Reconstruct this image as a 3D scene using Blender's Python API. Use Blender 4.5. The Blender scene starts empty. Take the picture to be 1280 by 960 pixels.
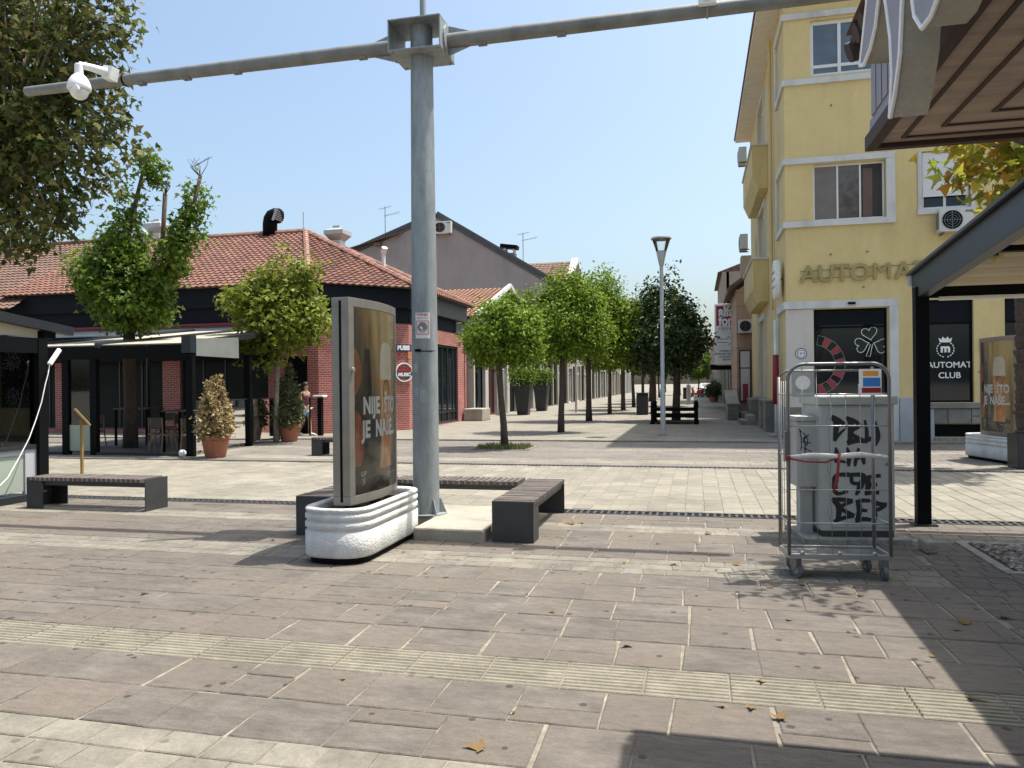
import bpy, bmesh, math, random
import numpy as np
from mathutils import Vector, Matrix
random.seed(7)
RS = np.random.RandomState(11)
SC = bpy.context.scene
COL = SC.collection
PI = math.pi
rad = math.radians

# ------------------------------------------------------------------ camera
CAM_H = 1.6; YAW = rad(13.5); ROLL = 0.0105; FPX = 960.0
S_, C_ = math.sin(YAW), math.cos(YAW)
cam = bpy.data.objects.new('camera', bpy.data.cameras.new('camera'))
COL.objects.link(cam)
r_ = Vector((C_, S_, 0)); f_ = Vector((-S_, C_, 0)); u_ = Vector((0, 0, 1))
rx = r_ * math.cos(ROLL) - u_ * math.sin(ROLL)
ux = r_ * math.sin(ROLL) + u_ * math.cos(ROLL)
m = Matrix((rx, ux, -f_)).transposed().to_4x4()
m.translation = (0, 0, CAM_H)
cam.matrix_world = m
cam.data.sensor_width = 36; cam.data.lens = FPX * 36 / 1280
cam.data.clip_start = 0.05; cam.data.clip_end = 2000
SC.camera = cam

def g(u, v, z=0.0):
    """ground point seen at a given place of the photo (used for scattering small leaves)"""
    du = u - 640; dv = 480 - v
    x = (du * math.cos(ROLL) + dv * math.sin(ROLL)) / FPX
    y = (dv * math.cos(ROLL) - du * math.sin(ROLL)) / FPX
    t = (z - CAM_H) / y
    return ((x * C_ - S_) * t, (x * S_ + C_) * t, z)

# ------------------------------------------------------------------ light
SUN = Vector((0.322, 0.174, 1.0)).normalized()
w = bpy.data.worlds.new('World'); SC.world = w; w.use_nodes = True
nt = w.node_tree; nt.nodes.clear()
wo = nt.nodes.new('ShaderNodeOutputWorld'); bg = nt.nodes.new('ShaderNodeBackground')
sky = nt.nodes.new('ShaderNodeTexSky'); sky.sky_type = 'NISHITA'; sky.sun_disc = False
sky.sun_elevation = math.asin(SUN.z); sky.sun_rotation = math.atan2(SUN.x, SUN.y)
sky.air_density = 1.0; sky.dust_density = 4.5; sky.ozone_density = 0.35
bg.inputs['Strength'].default_value = 0.138
tint = nt.nodes.new('ShaderNodeVectorMath'); tint.operation = 'MULTIPLY'; tint.inputs[1].default_value = (.945, 1.015, 1.0)   # a little less violet, as the hazy summer sky
nt.links.new(sky.outputs[0], tint.inputs[0]); nt.links.new(tint.outputs[0], bg.inputs[0]); nt.links.new(bg.outputs[0], wo.inputs[0])
sl = bpy.data.lights.new('sun', 'SUN'); sl.energy = 3.9; sl.angle = rad(0.53); sl.color = (1.0, 0.95, 0.86)
so = bpy.data.objects.new('sun', sl); COL.objects.link(so); so.location = (8, 4, 30)
so.rotation_euler = SUN.to_track_quat('Z', 'Y').to_euler()
SC.view_settings.view_transform = 'Standard'; SC.view_settings.look = 'None'
SC.view_settings.exposure = 0.86; SC.view_settings.gamma = 1; SC.view_settings.use_curve_mapping = False

# ------------------------------------------------------------------ materials
MATS = {}
def M(name, col, rough=.7, metal=0., var=.12, vs=2.0, bump=0., bs=40., isl=0., col2=None, spec=.5,
      stretch=None, spots=0., trans=0., grime=0., fine=.08, coat=0., mott=0., gs=(2.2, 2.2, .5)):
    m = bpy.data.materials.new(name); m.use_nodes = True
    t = m.node_tree; N = t.nodes; L = t.links
    p = N['Principled BSDF']; out = N['Material Output']
    p.inputs['Roughness'].default_value = rough; p.inputs['Metallic'].default_value = metal
    p.inputs['Specular IOR Level'].default_value = spec
    p.inputs['Coat Weight'].default_value = coat
    geo = N.new('ShaderNodeNewGeometry')
    vec = geo.outputs['Position']
    if stretch:
        mp = N.new('ShaderNodeMapping'); mp.inputs['Scale'].default_value = stretch
        L.new(vec, mp.inputs[0]); vec = mp.outputs[0]
    n1 = N.new('ShaderNodeTexNoise'); n1.inputs['Scale'].default_value = vs; n1.inputs['Detail'].default_value = 5
    n1.inputs['Roughness'].default_value = .65
    L.new(vec, n1.inputs['Vector'])
    c = Vector(col)
    mr = N.new('ShaderNodeMapRange'); mr.inputs[1].default_value = .3; mr.inputs[2].default_value = .7
    L.new(n1.outputs[0], mr.inputs[0])
    mx = N.new('ShaderNodeMix'); mx.data_type = 'RGBA'
    mx.inputs[6].default_value = (*(c * (1 - var)), 1)
    c2 = Vector(col2) if (col2 and not isl) else c * (1 + var)
    mx.inputs[7].default_value = (*c2, 1)
    L.new(mr.outputs[0], mx.inputs[0])
    cur = mx.outputs[2]
    if isl:
        a = N.new('ShaderNodeMix'); a.data_type = 'RGBA'
        if col2:
            L.new(geo.outputs['Random Per Island'], a.inputs[0]); L.new(cur, a.inputs[6])
            a.inputs[7].default_value = (*col2, 1)
            cur = a.outputs[2]
        wn = N.new('ShaderNodeTexWhiteNoise'); wn.noise_dimensions = '1D'
        L.new(geo.outputs['Random Per Island'], wn.inputs['W'])
        mr2 = N.new('ShaderNodeMapRange'); mr2.inputs[3].default_value = 1 - isl; mr2.inputs[4].default_value = 1 + isl
        L.new(wn.outputs['Value'], mr2.inputs[0])
        mu = N.new('ShaderNodeVectorMath'); mu.operation = 'SCALE'
        L.new(cur, mu.inputs[0]); L.new(mr2.outputs[0], mu.inputs['Scale']); cur = mu.outputs[0]
    if fine:
        nf = N.new('ShaderNodeTexNoise'); nf.inputs['Scale'].default_value = 90; nf.inputs['Detail'].default_value = 3
        L.new(vec, nf.inputs['Vector'])
        mrf = N.new('ShaderNodeMapRange'); mrf.inputs[1].default_value = .25; mrf.inputs[2].default_value = .75
        mrf.inputs[3].default_value = 1 - fine; mrf.inputs[4].default_value = 1 + fine
        L.new(nf.outputs[0], mrf.inputs[0])
        mu = N.new('ShaderNodeVectorMath'); mu.operation = 'SCALE'
        L.new(cur, mu.inputs[0]); L.new(mrf.outputs[0], mu.inputs['Scale']); cur = mu.outputs[0]
    if mott:
        for sc_, am in ((.55, mott * .7), (11., mott)):
            nf = N.new('ShaderNodeTexNoise'); nf.inputs['Scale'].default_value = sc_; nf.inputs['Detail'].default_value = 9; nf.inputs['Roughness'].default_value = .7
            nf.inputs['Distortion'].default_value = .8
            L.new(geo.outputs['Position'] if sc_ < 1 else vec, nf.inputs['Vector'])
            mrf = N.new('ShaderNodeMapRange'); mrf.inputs[1].default_value = .3; mrf.inputs[2].default_value = .7
            mrf.inputs[3].default_value = 1 - am; mrf.inputs[4].default_value = 1 + am
            L.new(nf.outputs[0], mrf.inputs[0])
            mu = N.new('ShaderNodeVectorMath'); mu.operation = 'SCALE'
            L.new(cur, mu.inputs[0]); L.new(mrf.outputs[0], mu.inputs['Scale']); cur = mu.outputs[0]
    if spots:
        vo = N.new('ShaderNodeTexVoronoi'); vo.inputs['Scale'].default_value = 5.2
        L.new(geo.outputs['Position'], vo.inputs['Vector'])
        cmp_ = N.new('ShaderNodeMapRange'); cmp_.inputs[1].default_value = .10; cmp_.inputs[2].default_value = .125
        cmp_.inputs[3].default_value = 1 - spots; cmp_.inputs[4].default_value = 1
        L.new(vo.outputs['Distance'], cmp_.inputs[0])
        mu = N.new('ShaderNodeVectorMath'); mu.operation = 'SCALE'
        L.new(cur, mu.inputs[0]); L.new(cmp_.outputs[0], mu.inputs['Scale']); cur = mu.outputs[0]
    if grime:
        ng = N.new('ShaderNodeTexNoise'); ng.inputs['Scale'].default_value = 1.1; ng.inputs['Detail'].default_value = 8
        mpg = N.new('ShaderNodeMapping'); mpg.inputs['Scale'].default_value = gs
        L.new(geo.outputs['Position'], mpg.inputs[0]); L.new(mpg.outputs[0], ng.inputs['Vector'])
        mg = N.new('ShaderNodeMapRange'); mg.inputs[1].default_value = .5; mg.inputs[2].default_value = .72
        mg.inputs[3].default_value = 1; mg.inputs[4].default_value = 1 - grime
        L.new(ng.outputs[0], mg.inputs[0])
        mu = N.new('ShaderNodeVectorMath'); mu.operation = 'SCALE'
        L.new(cur, mu.inputs[0]); L.new(mg.outputs[0], mu.inputs['Scale']); cur = mu.outputs[0]
    L.new(cur, p.inputs['Base Color'])
    if bump:
        nb = N.new('ShaderNodeTexNoise'); nb.inputs['Scale'].default_value = bs; nb.inputs['Detail'].default_value = 6
        L.new(vec, nb.inputs['Vector'])
        b = N.new('ShaderNodeBump'); b.inputs['Strength'].default_value = min(1, bump); b.inputs['Distance'].default_value = .02
        L.new(nb.outputs[0], b.inputs['Height']); L.new(b.outputs[0], p.inputs['Normal'])
    if trans:
        tr = N.new('ShaderNodeBsdfTranslucent'); ms = N.new('ShaderNodeMixShader'); ms.inputs[0].default_value = trans
        L.new(cur, tr.inputs[0])
        L.new(p.outputs[0], ms.inputs[1]); L.new(tr.outputs[0], ms.inputs[2]); L.new(ms.outputs[0], out.inputs[0])
    MATS[name] = m
    return m

def brick_mat(name, c1, c2, mortar, bw, bh, ms=.012, floor=False, bump=.5, rough=.85):
    m = bpy.data.materials.new(name); m.use_nodes = True
    t = m.node_tree; N = t.nodes; L = t.links; p = N['Principled BSDF']
    p.inputs['Roughness'].default_value = rough
    geo = N.new('ShaderNodeNewGeometry'); sp = N.new('ShaderNodeSeparateXYZ'); cb = N.new('ShaderNodeCombineXYZ')
    L.new(geo.outputs['Position'], sp.inputs[0])
    if floor:
        L.new(sp.outputs[0], cb.inputs[0]); L.new(sp.outputs[1], cb.inputs[1])
    else:
        ad = N.new('ShaderNodeMath'); ad.operation = 'ADD'
        L.new(sp.outputs[0], ad.inputs[0]); L.new(sp.outputs[1], ad.inputs[1])
        L.new(ad.outputs[0], cb.inputs[0]); L.new(sp.outputs[2], cb.inputs[1])
    br = N.new('ShaderNodeTexBrick'); br.inputs['Scale'].default_value = 1
    br.inputs['Brick Width'].default_value = bw; br.inputs['Row Height'].default_value = bh
    br.inputs['Mortar Size'].default_value = ms; br.inputs['Mortar Smooth'].default_value = .2
    br.inputs['Bias'].default_value = 0
    br.inputs['Color1'].default_value = (*c1, 1); br.inputs['Color2'].default_value = (*c2, 1)
    br.inputs['Mortar'].default_value = (*mortar, 1)
    L.new(cb.outputs[0], br.inputs['Vector'])
    n = N.new('ShaderNodeTexNoise'); n.inputs['Scale'].default_value = 1.3; n.inputs['Detail'].default_value = 8
    L.new(geo.outputs['Position'], n.inputs['Vector'])
    mr = N.new('ShaderNodeMapRange'); mr.inputs[1].default_value = .3; mr.inputs[2].default_value = .7
    mr.inputs[3].default_value = .8; mr.inputs[4].default_value = 1.15
    L.new(n.outputs[0], mr.inputs[0])
    mu = N.new('ShaderNodeVectorMath'); mu.operation = 'SCALE'
    L.new(br.outputs['Color'], mu.inputs[0]); L.new(mr.outputs[0], mu.inputs['Scale'])
    L.new(mu.outputs[0], p.inputs['Base Color'])
    b = N.new('ShaderNodeBump'); b.inputs['Strength'].default_value = bump; b.inputs['Distance'].default_value = .01; b.invert = True
    L.new(br.outputs['Fac'], b.inputs['Height']); L.new(b.outputs[0], p.inputs['Normal'])
    MATS[name] = m
    return m

def glass_mat(name, tint=(.8, .86, .86), opac=.03, rough=.03):
    m = bpy.data.materials.new(name); m.use_nodes = True
    t = m.node_tree; N = t.nodes; L = t.links; out = N['Material Output']
    p = N.new('ShaderNodeBsdfGlossy'); p.inputs['Color'].default_value = (.9, .9, .9, 1); p.inputs['Roughness'].default_value = rough
    tr = N.new('ShaderNodeBsdfTransparent'); tr.inputs[0].default_value = (*tint, 1)
    ms = N.new('ShaderNodeMixShader')
    fr = N.new('ShaderNodeFresnel'); fr.inputs[0].default_value = 1.5
    ad = N.new('ShaderNodeMath'); ad.operation = 'ADD'; ad.use_clamp = True; ad.inputs[1].default_value = opac
    L.new(fr.outputs[0], ad.inputs[0]); L.new(ad.outputs[0], ms.inputs[0])
    L.new(tr.outputs[0], ms.inputs[1]); L.new(p.outputs[0], ms.inputs[2]); L.new(ms.outputs[0], out.inputs[0])
    return m

m_slab = M('slate_slab', (0.108, 0.0945, 0.0810), .85, var=.36, vs=2.6, bump=1, bs=9, isl=.07, col2=(0.126, 0.1055, 0.087), spots=.65, stretch=(1, 2.2, 1), fine=.28, mott=.2)
m_slab2 = M('slate_slab_far', (0.152, 0.136, 0.12), .85, var=.14, vs=.9, isl=.10, mott=.15, bump=.2, bs=14)
m_pale = M('pale_paver', (.172, .157, .128), .85, var=.25, vs=2.2, isl=.14, bump=.5, bs=25, spots=.35, mott=.2, fine=.15)
m_road = M('road_paver', (0.205, 0.188, 0.150), .85, var=.16, vs=.8, isl=.12, mott=.14, bump=.25, bs=30)
m_mortar = M('pale_mortar', (.215, .192, .15), .95, var=.35, vs=5, mott=.3, bump=.3, bs=80)
m_mortar2 = M('grey_mortar', (0.2, 0.18, 0.152), .95, var=.25, vs=5)
m_tactile = M('tactile_tile', (.200, .180, .138), .85, var=.2, vs=4, isl=.08, mott=.18, bump=.25, bs=60, spots=.3)
m_ground = brick_mat('far_paving', (0.228, 0.210, 0.174), (0.202, 0.185, 0.153), (0.152, 0.14, 0.12), .6, .4, .012, floor=True, bump=.3)
m_conc = M('concrete', (0.323, 0.2975, 0.2465), .9, var=.18, vs=3, bump=.5, bs=60, grime=.25)
m_conc_d = M('rough_concrete', (.28, .26, .22), .95, var=.3, vs=12, bump=.8, bs=50)
m_white = M('white_rough_plaster', (.58, .58, .56), .9, var=.1, vs=6, bump=.5, bs=45, grime=.3, mott=.06)
m_galv = M('galvanised_steel', (.27, .295, .30), .55, metal=.3, var=.2, vs=4, bump=.06, bs=30, stretch=(3, 3, .8), grime=.3, mott=.08, fine=.1)
m_galv2 = M('galvanised_arm', (.19, .195, .188), .6, metal=.3, var=.2, vs=4, bump=.08, bs=30, grime=.3)
m_dkmetal = M('dark_bench_steel', (.038, .040, .043), .5, var=.15, vs=6, spec=.4)
m_wood = M('weathered_slats', (.105, .088, .076), .8, var=.25, vs=5, isl=.2, bump=.3, bs=25, stretch=(1, 1, 3))
m_black = M('black_paint', (.0035, .004, .005), .6, var=.15, spec=.1)
m_anth = M('anthracite_paint', (.016, .020, .026), .4, var=.1)
m_signfr = M('sign_frame_bronze', (.22, .205, .18), .42, metal=.45, var=.12, vs=6, grime=.2)
m_signfr2 = M('sign_frame_brown', (.27, .22, .16), .5, metal=.2, var=.1)
m_brick = brick_mat('red_brick', (.37, .088, .075), (.27, .06, .055), (.40, .30, .26), .25, .075, .010)
m_tile = M('roof_tile', (.172, .078, .056), .85, var=.38, vs=2, isl=.0, bump=.2, grime=.3)
m_tile_d = M('old_roof_tile', (0.153, 0.09, 0.0675), .85, var=.3, vs=3, grime=.35)
m_navy = M('navy_fascia', (.007, .009, .014), .7, var=.1, spec=.15)
m_fascia = M('grey_fascia', (.075, .078, .08), .6, var=.1)
m_dglass = M('dark_glass', (.010, .014, .018), .05, var=.3, fine=0, spec=.5)
m_iglass = M('shaded_terrace_glass', (.008, .010, .012), .2, var=.3, fine=0, spec=.12)
m_dglass2 = M('blue_grey_glass', (.10, .13, .16), .06, var=.2, fine=0, spec=.8)  # pale blue-grey base colour stands in for the reflected sky
m_tglass = glass_mat('clear_glass')
m_frost = M('frosted_panel', (.33, .38, .32), .4, var=.08)
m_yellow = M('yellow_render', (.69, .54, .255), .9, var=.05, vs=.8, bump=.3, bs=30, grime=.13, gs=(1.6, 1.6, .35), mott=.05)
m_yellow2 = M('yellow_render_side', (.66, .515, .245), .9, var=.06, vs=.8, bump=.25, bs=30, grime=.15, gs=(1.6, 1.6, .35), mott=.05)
m_wtrim = M('white_trim', (.62, .62, .60), .8, var=.07, vs=3, grime=.25)
m_wpvc = M('white_pvc', (.74, .75, .74), .4, var=.03)
m_cream = M('cream_panel', (.62, .57, .50), .8, var=.05, grime=.12)
m_stone = M('rustic_stone', (.25, .235, .20), .9, var=.25, vs=3, bump=.7, bs=12, isl=.2)
m_greyplast = M('grey_plaster', (.40, .41, .43), .85, var=.08, grime=.2)
m_gold = M('tarnished_gold_letters', (.35, .28, .105), .5, metal=.2, var=.15)
m_soffit = M('wood_soffit', (.36, .265, .20), .6, var=.28, vs=2.2, stretch=(1, 6, 1), bump=.1, bs=20)
m_groove = M('dark_brown_joint', (.05, .025, .018), .7)
m_lav = M('lavender_grey_slats', (.30, .29, .33), .7, var=.08)
m_beige = M('beige_sign_side', (.42, .39, .33), .8, var=.15, vs=5, grime=.4)
m_wrim = M('white_rim', (.85, .85, .85), .5)
m_fabric = M('awning_fabric', (.52, .45, .33), .9, var=.06, trans=.12, fine=.05)
m_fabric_w = M('pale_awning', (.36, .33, .265), .9, var=.06)
m_cab = M('cabinet_grey', (.39, .395, .37), .65, var=.06, vs=3, grime=.22, bump=.05)
m_graf = M('black_spray_paint', (.012, .012, .016), .6)
m_graf2 = M('faded_spray_paint', (.10, .10, .11), .7)
m_cage = M('zinc_wire', (.36, .37, .37), .38, metal=.6, var=.15)
m_caged = M('steel_tube', (.20, .205, .21), .42, metal=.6, var=.2)
m_red = M('red_plastic', (.27, .014, .022), .5)
m_wrap = M('white_wrap', (.62, .60, .57), .5, bump=.4, bs=60)
m_rubber = M('grey_rubber', (.12, .12, .12), .7)
m_terra = M('terracotta', (0.34, 0.1275, 0.07225), .85, var=.12, vs=5)
m_soil = M('soil', (.05, .035, .025), .95, var=.4, vs=20, bump=.6)
m_bark = M('bark', (.085, .062, .048), .95, var=.35, vs=8, bump=.9, bs=25, stretch=(3, 3, .7))
m_bark_p = M('plane_bark', (.24, .20, .15), .95, var=.4, vs=6, bump=.7, bs=20)
m_leaf = M('fresh_leaf', (.10, .185, .018), .5, var=.2, isl=.4, col2=(.24, .32, .035), trans=.4, spec=.22, fine=0)
m_leaf_d = M('glossy_dark_leaf', (.026, .055, .014), .36, var=.25, isl=.5, col2=(.075, .105, .028), trans=.22, spec=.4, fine=0)
m_leaf_p = M('plane_leaf', (.075, .15, .018), .5, var=.2, isl=.4, col2=(.18, .24, .035), trans=.42, spec=.25, fine=0)
m_leaf_b = M('browning_plane_leaf', (.045, .08, .018), .55, var=.25, isl=.55, col2=(.165, .15, .045), trans=.34, spec=.25, fine=0)
m_leaf_yg = M('yellow_green_plane_leaf', (.12, .18, .024), .5, var=.2, isl=.4, col2=(.27, .29, .04), trans=.42, spec=.25, fine=0)
m_leaf_y = M('autumn_plane_leaf', (.30, .42, .05), .5, var=.25, isl=.4, col2=(.50, .26, .04), trans=.6, fine=0)
m_dry = M('dry_conifer', (.25, .18, .08), .8, var=.2, isl=.4, col2=(.33, .25, .12), trans=.15, fine=0)
m_conif = M('green_conifer', (.07, .10, .035), .7, var=.2, isl=.4, col2=(.11, .10, .04), trans=.15, fine=0)
m_fallen = M('fallen_leaf', (.30, .20, .065), .8, var=.3, isl=.5, col2=(.19, .10, .04), trans=.1, fine=0)
m_grass = M('grass_blades', (.10, .13, .03), .8, var=.2, isl=.4, col2=(.22, .20, .07), trans=.25, fine=0)
m_gravel = M('gravel', (.34, .31, .28), .9, var=.2, isl=.5, col2=(.20, .15, .12))
m_grill = M('drain_iron', (.05, .05, .05), .6)
m_ac = M('ac_white', (.62, .61, .57), .5, var=.05, grime=.15)
m_lamp = M('lamp_grey', (.42, .43, .44), .45, metal=.3, var=.08)
m_lampg = glass_mat('lamp_glass', (.97, .97, .97), .02)
m_brass = M('brass_paint', (.36, .24, .09), .45, metal=.4)
m_skin = M('skin', (.45, .27, .19), .6, var=.05)
m_hair = M('dark_hair', (.03, .02, .015), .6)
m_top = M('maroon_cloth', (.10, .03, .045), .9)
m_short = M('light_blue_cloth', (.38, .50, .58), .9)
m_shoe = M('white_canvas', (.7, .7, .68), .8)
m_gable = M('mauve_grey_render', (0.315, 0.2783, 0.2625), .92, var=.07, vs=.6, grime=.12)
m_pink = M('salmon_render', (.44, .30, .22), .9, var=.07, grime=.15)
m_shopc = M('cream_render', (0.336, 0.296, 0.232), .9, var=.1, grime=.2)
m_shopg = M('grey_stone_render', (0.256, 0.236, 0.2), .9, var=.12, grime=.25)
m_whitew = M('white_render', (0.416, 0.4, 0.368), .85, var=.06, grime=.2)
m_dkred = M('dark_red_paint', (.22, .02, .03), .6)
m_paper = M('paper', (.66, .63, .60), .8, var=.05)
m_inkred = M('ink_red', (.35, .045, .05), .7)
m_inkgrey = M('ink_grey', (.16, .17, .17), .7)
m_inkblk = M('ink_black', (.02, .02, .025), .7)
m_inkwht = M('ink_white', (.88, .87, .83), .6)
m_magenta = M('sign_crimson', (.30, .015, .05), .6)
m_plate = M('sign_white', (.84, .83, .80), .6, grime=.08)
m_blue = M('ink_blue', (.03, .20, .55), .6)
m_orange = M('ink_orange', (.7, .30, .05), .6)
m_navyink = M('ink_navy', (.03, .05, .15), .6)
m_metalroof = M('grey_metal_roof', (.40, .41, .41), .5, metal=.3)
m_sidep = M('side_sheet_grey', (.17, .185, .175), .6)
m_carpaint = M('car_white', (.72, .72, .72), .3, coat=.5)
m_shelf = M('dirty_steel_sheet', (.09, .09, .085), .7, var=.4, vs=6)
m_amber = M('print_amber', (.78, .43, .17), .35, var=.3, vs=5, fine=0)
m_foam = M('print_foam', (.85, .78, .64), .35, var=.1, vs=9, fine=0)
m_hand = M('print_warm_skin', (.50, .20, .10), .35, var=.3, vs=9, fine=0)
m_pdark = M('print_dark', (.13, .11, .09), .35, var=.4, vs=4, fine=0)

def poster_mat():
    m = bpy.data.materials.new('poster_print'); m.use_nodes = True
    t = m.node_tree; N = t.nodes; L = t.links; p = N['Principled BSDF']; p.inputs['Roughness'].default_value = .16
    tc = N.new('ShaderNodeTexCoord')
    mp = N.new('ShaderNodeMapping'); mp.inputs['Scale'].default_value = (2, 5.5, .8)
    L.new(tc.outputs['Object'], mp.inputs[0])
    n = N.new('ShaderNodeTexNoise'); n.inputs['Scale'].default_value = 1.0; n.inputs['Detail'].default_value = 2
    L.new(mp.outputs[0], n.inputs['Vector'])
    sp = N.new('ShaderNodeSeparateXYZ'); L.new(tc.outputs['Object'], sp.inputs[0])
    a = N.new('ShaderNodeMath'); a.operation = 'MULTIPLY_ADD'; a.inputs[1].default_value = .55; a.inputs[2].default_value = -.65
    L.new(sp.outputs[1], a.inputs[0])
    b = N.new('ShaderNodeMath'); b.operation = 'MULTIPLY_ADD'; b.inputs[1].default_value = .28; L.new(sp.outputs[2], b.inputs[0]); L.new(a.outputs[0], b.inputs[2])
    s = N.new('ShaderNodeMath'); s.operation = 'ADD'; L.new(n.outputs[0], s.inputs[0]); L.new(b.outputs[0], s.inputs[1])
    cr = N.new('ShaderNodeValToRGB'); e = cr.color_ramp.elements
    e[0].position = .2; e[0].color = (.12, .11, .10, 1); e[1].position = .9; e[1].color = (.75, .60, .30, 1)
    k = e.new(.45); k.color = (.25, .205, .15, 1); k = e.new(.62); k.color = (.46, .31, .16, 1)
    L.new(s.outputs[0], cr.inputs[0]); L.new(cr.outputs[0], p.inputs['Base Color'])
    return m
m_poster = poster_mat()

# ------------------------------------------------------------------ mesh builder
class MB:
    def __init__(s): s.v = []; s.f = []
    def add(s, vs, fs):
        b = len(s.v); s.v += [tuple(x) for x in vs]; s.f += [tuple(i + b for i in f) for f in fs]; return s
    def box(s, x0, y0, z0, x1, y1, z1):
        x0, x1 = min(x0, x1), max(x0, x1); y0, y1 = min(y0, y1), max(y0, y1); z0, z1 = min(z0, z1), max(z0, z1)
        return s.add([(x0, y0, z0), (x1, y0, z0), (x1, y1, z0), (x0, y1, z0), (x0, y0, z1), (x1, y0, z1), (x1, y1, z1), (x0, y1, z1)],
                     [(0, 3, 2, 1), (4, 5, 6, 7), (0, 1, 5, 4), (1, 2, 6, 5), (2, 3, 7, 6), (3, 0, 4, 7)])
    def obox(s, c, size, mat):
        hx, hy, hz = [k / 2 for k in size]; c = Vector(c)
        vs = [c + mat @ Vector(p) for p in [(-hx, -hy, -hz), (hx, -hy, -hz), (hx, hy, -hz), (-hx, hy, -hz), (-hx, -hy, hz), (hx, -hy, hz), (hx, hy, hz), (-hx, hy, hz)]]
        return s.add(vs, [(0, 3, 2, 1), (4, 5, 6, 7), (0, 1, 5, 4), (1, 2, 6, 5), (2, 3, 7, 6), (3, 0, 4, 7)])
    def bar(s, p0, p1, wd, ht, up=(0, 0, 1)):
        p0 = Vector(p0); p1 = Vector(p1); d = p1 - p0; x = d.normalized(); y = Vector(up).cross(x).normalized(); z = x.cross(y)
        return s.obox((p0 + p1) / 2, (d.length, wd, ht), Matrix((x, y, z)).transposed())
    def poly(s, pts): return s.add(pts, [tuple(range(len(pts)))])
    def loft(s, rings, cap=True):
        n = len(rings[0]); vs = [p for r in rings for p in r]; fs = []
        for i in range(len(rings) - 1):
            for j in range(n):
                k = (j + 1) % n; fs.append((i * n + j, i * n + k, (i + 1) * n + k, (i + 1) * n + j))
        if cap: fs.append(tuple(range(n - 1, -1, -1))); fs.append(tuple(range((len(rings) - 1) * n, len(rings) * n)))
        return s.add(vs, fs)
    def tube(s, pts, r, n=10, cap=True):
        pts = [Vector(p) for p in pts]; rs = r if isinstance(r, (list, tuple)) else [r] * len(pts)
        rings = []; ref = None
        for i, p in enumerate(pts):
            d = (pts[min(i + 1, len(pts) - 1)] - pts[max(i - 1, 0)]).normalized()
            if ref is None: ref = d.orthogonal().normalized()
            x = (ref - d * ref.dot(d)).normalized(); ref = x; y = d.cross(x)
            rings.append([p + (x * math.cos(2 * PI * k / n) + y * math.sin(2 * PI * k / n)) * rs[i] for k in range(n)])
        return s.loft(rings, cap)
    def cyl(s, p0, p1, r0, r1=None, n=14): return s.tube([p0, p1], [r0, r0 if r1 is None else r1], n)
    def lathe(s, c, prof, n=20, cap=True):
        return s.loft([[(c[0] + r * math.cos(2 * PI * k / n), c[1] + r * math.sin(2 * PI * k / n), c[2] + z) for k in range(n)] for r, z in prof], cap)
    def prism(s, pts, axis, a0, a1):
        def P(p, a): return (a, p[0], p[1]) if axis == 'x' else (p[0], a, p[1]) if axis == 'y' else (p[0], p[1], a)
        return s.loft([[P(p, a0) for p in pts], [P(p, a1) for p in pts]])
    def ball(s, c, r, n=12, k=8):
        rr = r if isinstance(r, (tuple, list)) else (r, r, r)
        return s.loft([[(c[0] + rr[0] * math.sin(PI * i / k) * math.cos(2 * PI * j / n), c[1] + rr[1] * math.sin(PI * i / k) * math.sin(2 * PI * j / n), c[2] - rr[2] * math.cos(PI * i / k)) for j in range(n)] for i in [0.08] + list(range(1, k)) + [k - 0.08]])
    def tr(s, mat):
        s.v = [tuple(mat @ Vector(p)) for p in s.v]; return s

def mesh_obj(name, vs, fs, mat, smooth=False, bevel=0., auto=False):
    me = bpy.data.meshes.new(name); me.from_pydata([tuple(p) for p in vs], [], fs); me.update()
    bm = bmesh.new(); bm.from_mesh(me); bmesh.ops.recalc_face_normals(bm, faces=bm.faces); bm.to_mesh(me); bm.free()
    if mat: me.materials.append(mat)
    if smooth: me.polygons.foreach_set('use_smooth', [True] * len(me.polygons))
    o = bpy.data.objects.new(name, me); COL.objects.link(o)
    if smooth and auto:
        md = o.modifiers.new('split', 'EDGE_SPLIT'); md.split_angle = rad(40)
    if bevel:
        b = o.modifiers.new('bevel', 'BEVEL'); b.width = bevel; b.segments = 2; b.limit_method = 'ANGLE'; b.angle_limit = rad(40)
    return o

LOCAL = {}
def thing(name, label, cat, loc=(0, 0, 0), rz=0., group=None, local=False):
    o = bpy.data.objects.new(name, None); COL.objects.link(o); o.empty_display_size = .2
    o.location = loc; o.rotation_euler = (0, 0, rz); o['label'] = label; o['category'] = cat
    if group: o['group'] = group
    LOCAL[o.name] = Vector((0, 0, 0)) if local else Vector(loc)
    return o
def part(parent, name, mb, mat, smooth=False, bevel=0., label=None, auto=True):
    root = parent
    while root.parent: root = root.parent
    off = LOCAL[root.name]
    o = mesh_obj(name, [(p[0] - off[0], p[1] - off[1], p[2] - off[2]) for p in mb.v], mb.f, mat, smooth, bevel, auto)
    o.parent = parent
    if label: o['label'] = label
    return o
def single(name, mb, mat, label=None, cat=None, group=None, kind=None, smooth=False, bevel=0., auto=True):
    a = np.array(mb.v); lo = a.min(0); hi = a.max(0); off = ((lo[0] + hi[0]) / 2, (lo[1] + hi[1]) / 2, lo[2])
    o = mesh_obj(name, a - np.array(off), mb.f, mat, smooth, bevel, auto); o.location = off
    if label: o['label'] = label
    if cat: o['category'] = cat
    if group: o['group'] = group
    if kind: o['kind'] = kind
    return o
def struct(name, mb, mat, **k): return single(name, mb, mat, kind='structure', **k)
def kids(o): return [c for c in bpy.data.objects if c.parent == o]
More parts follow.
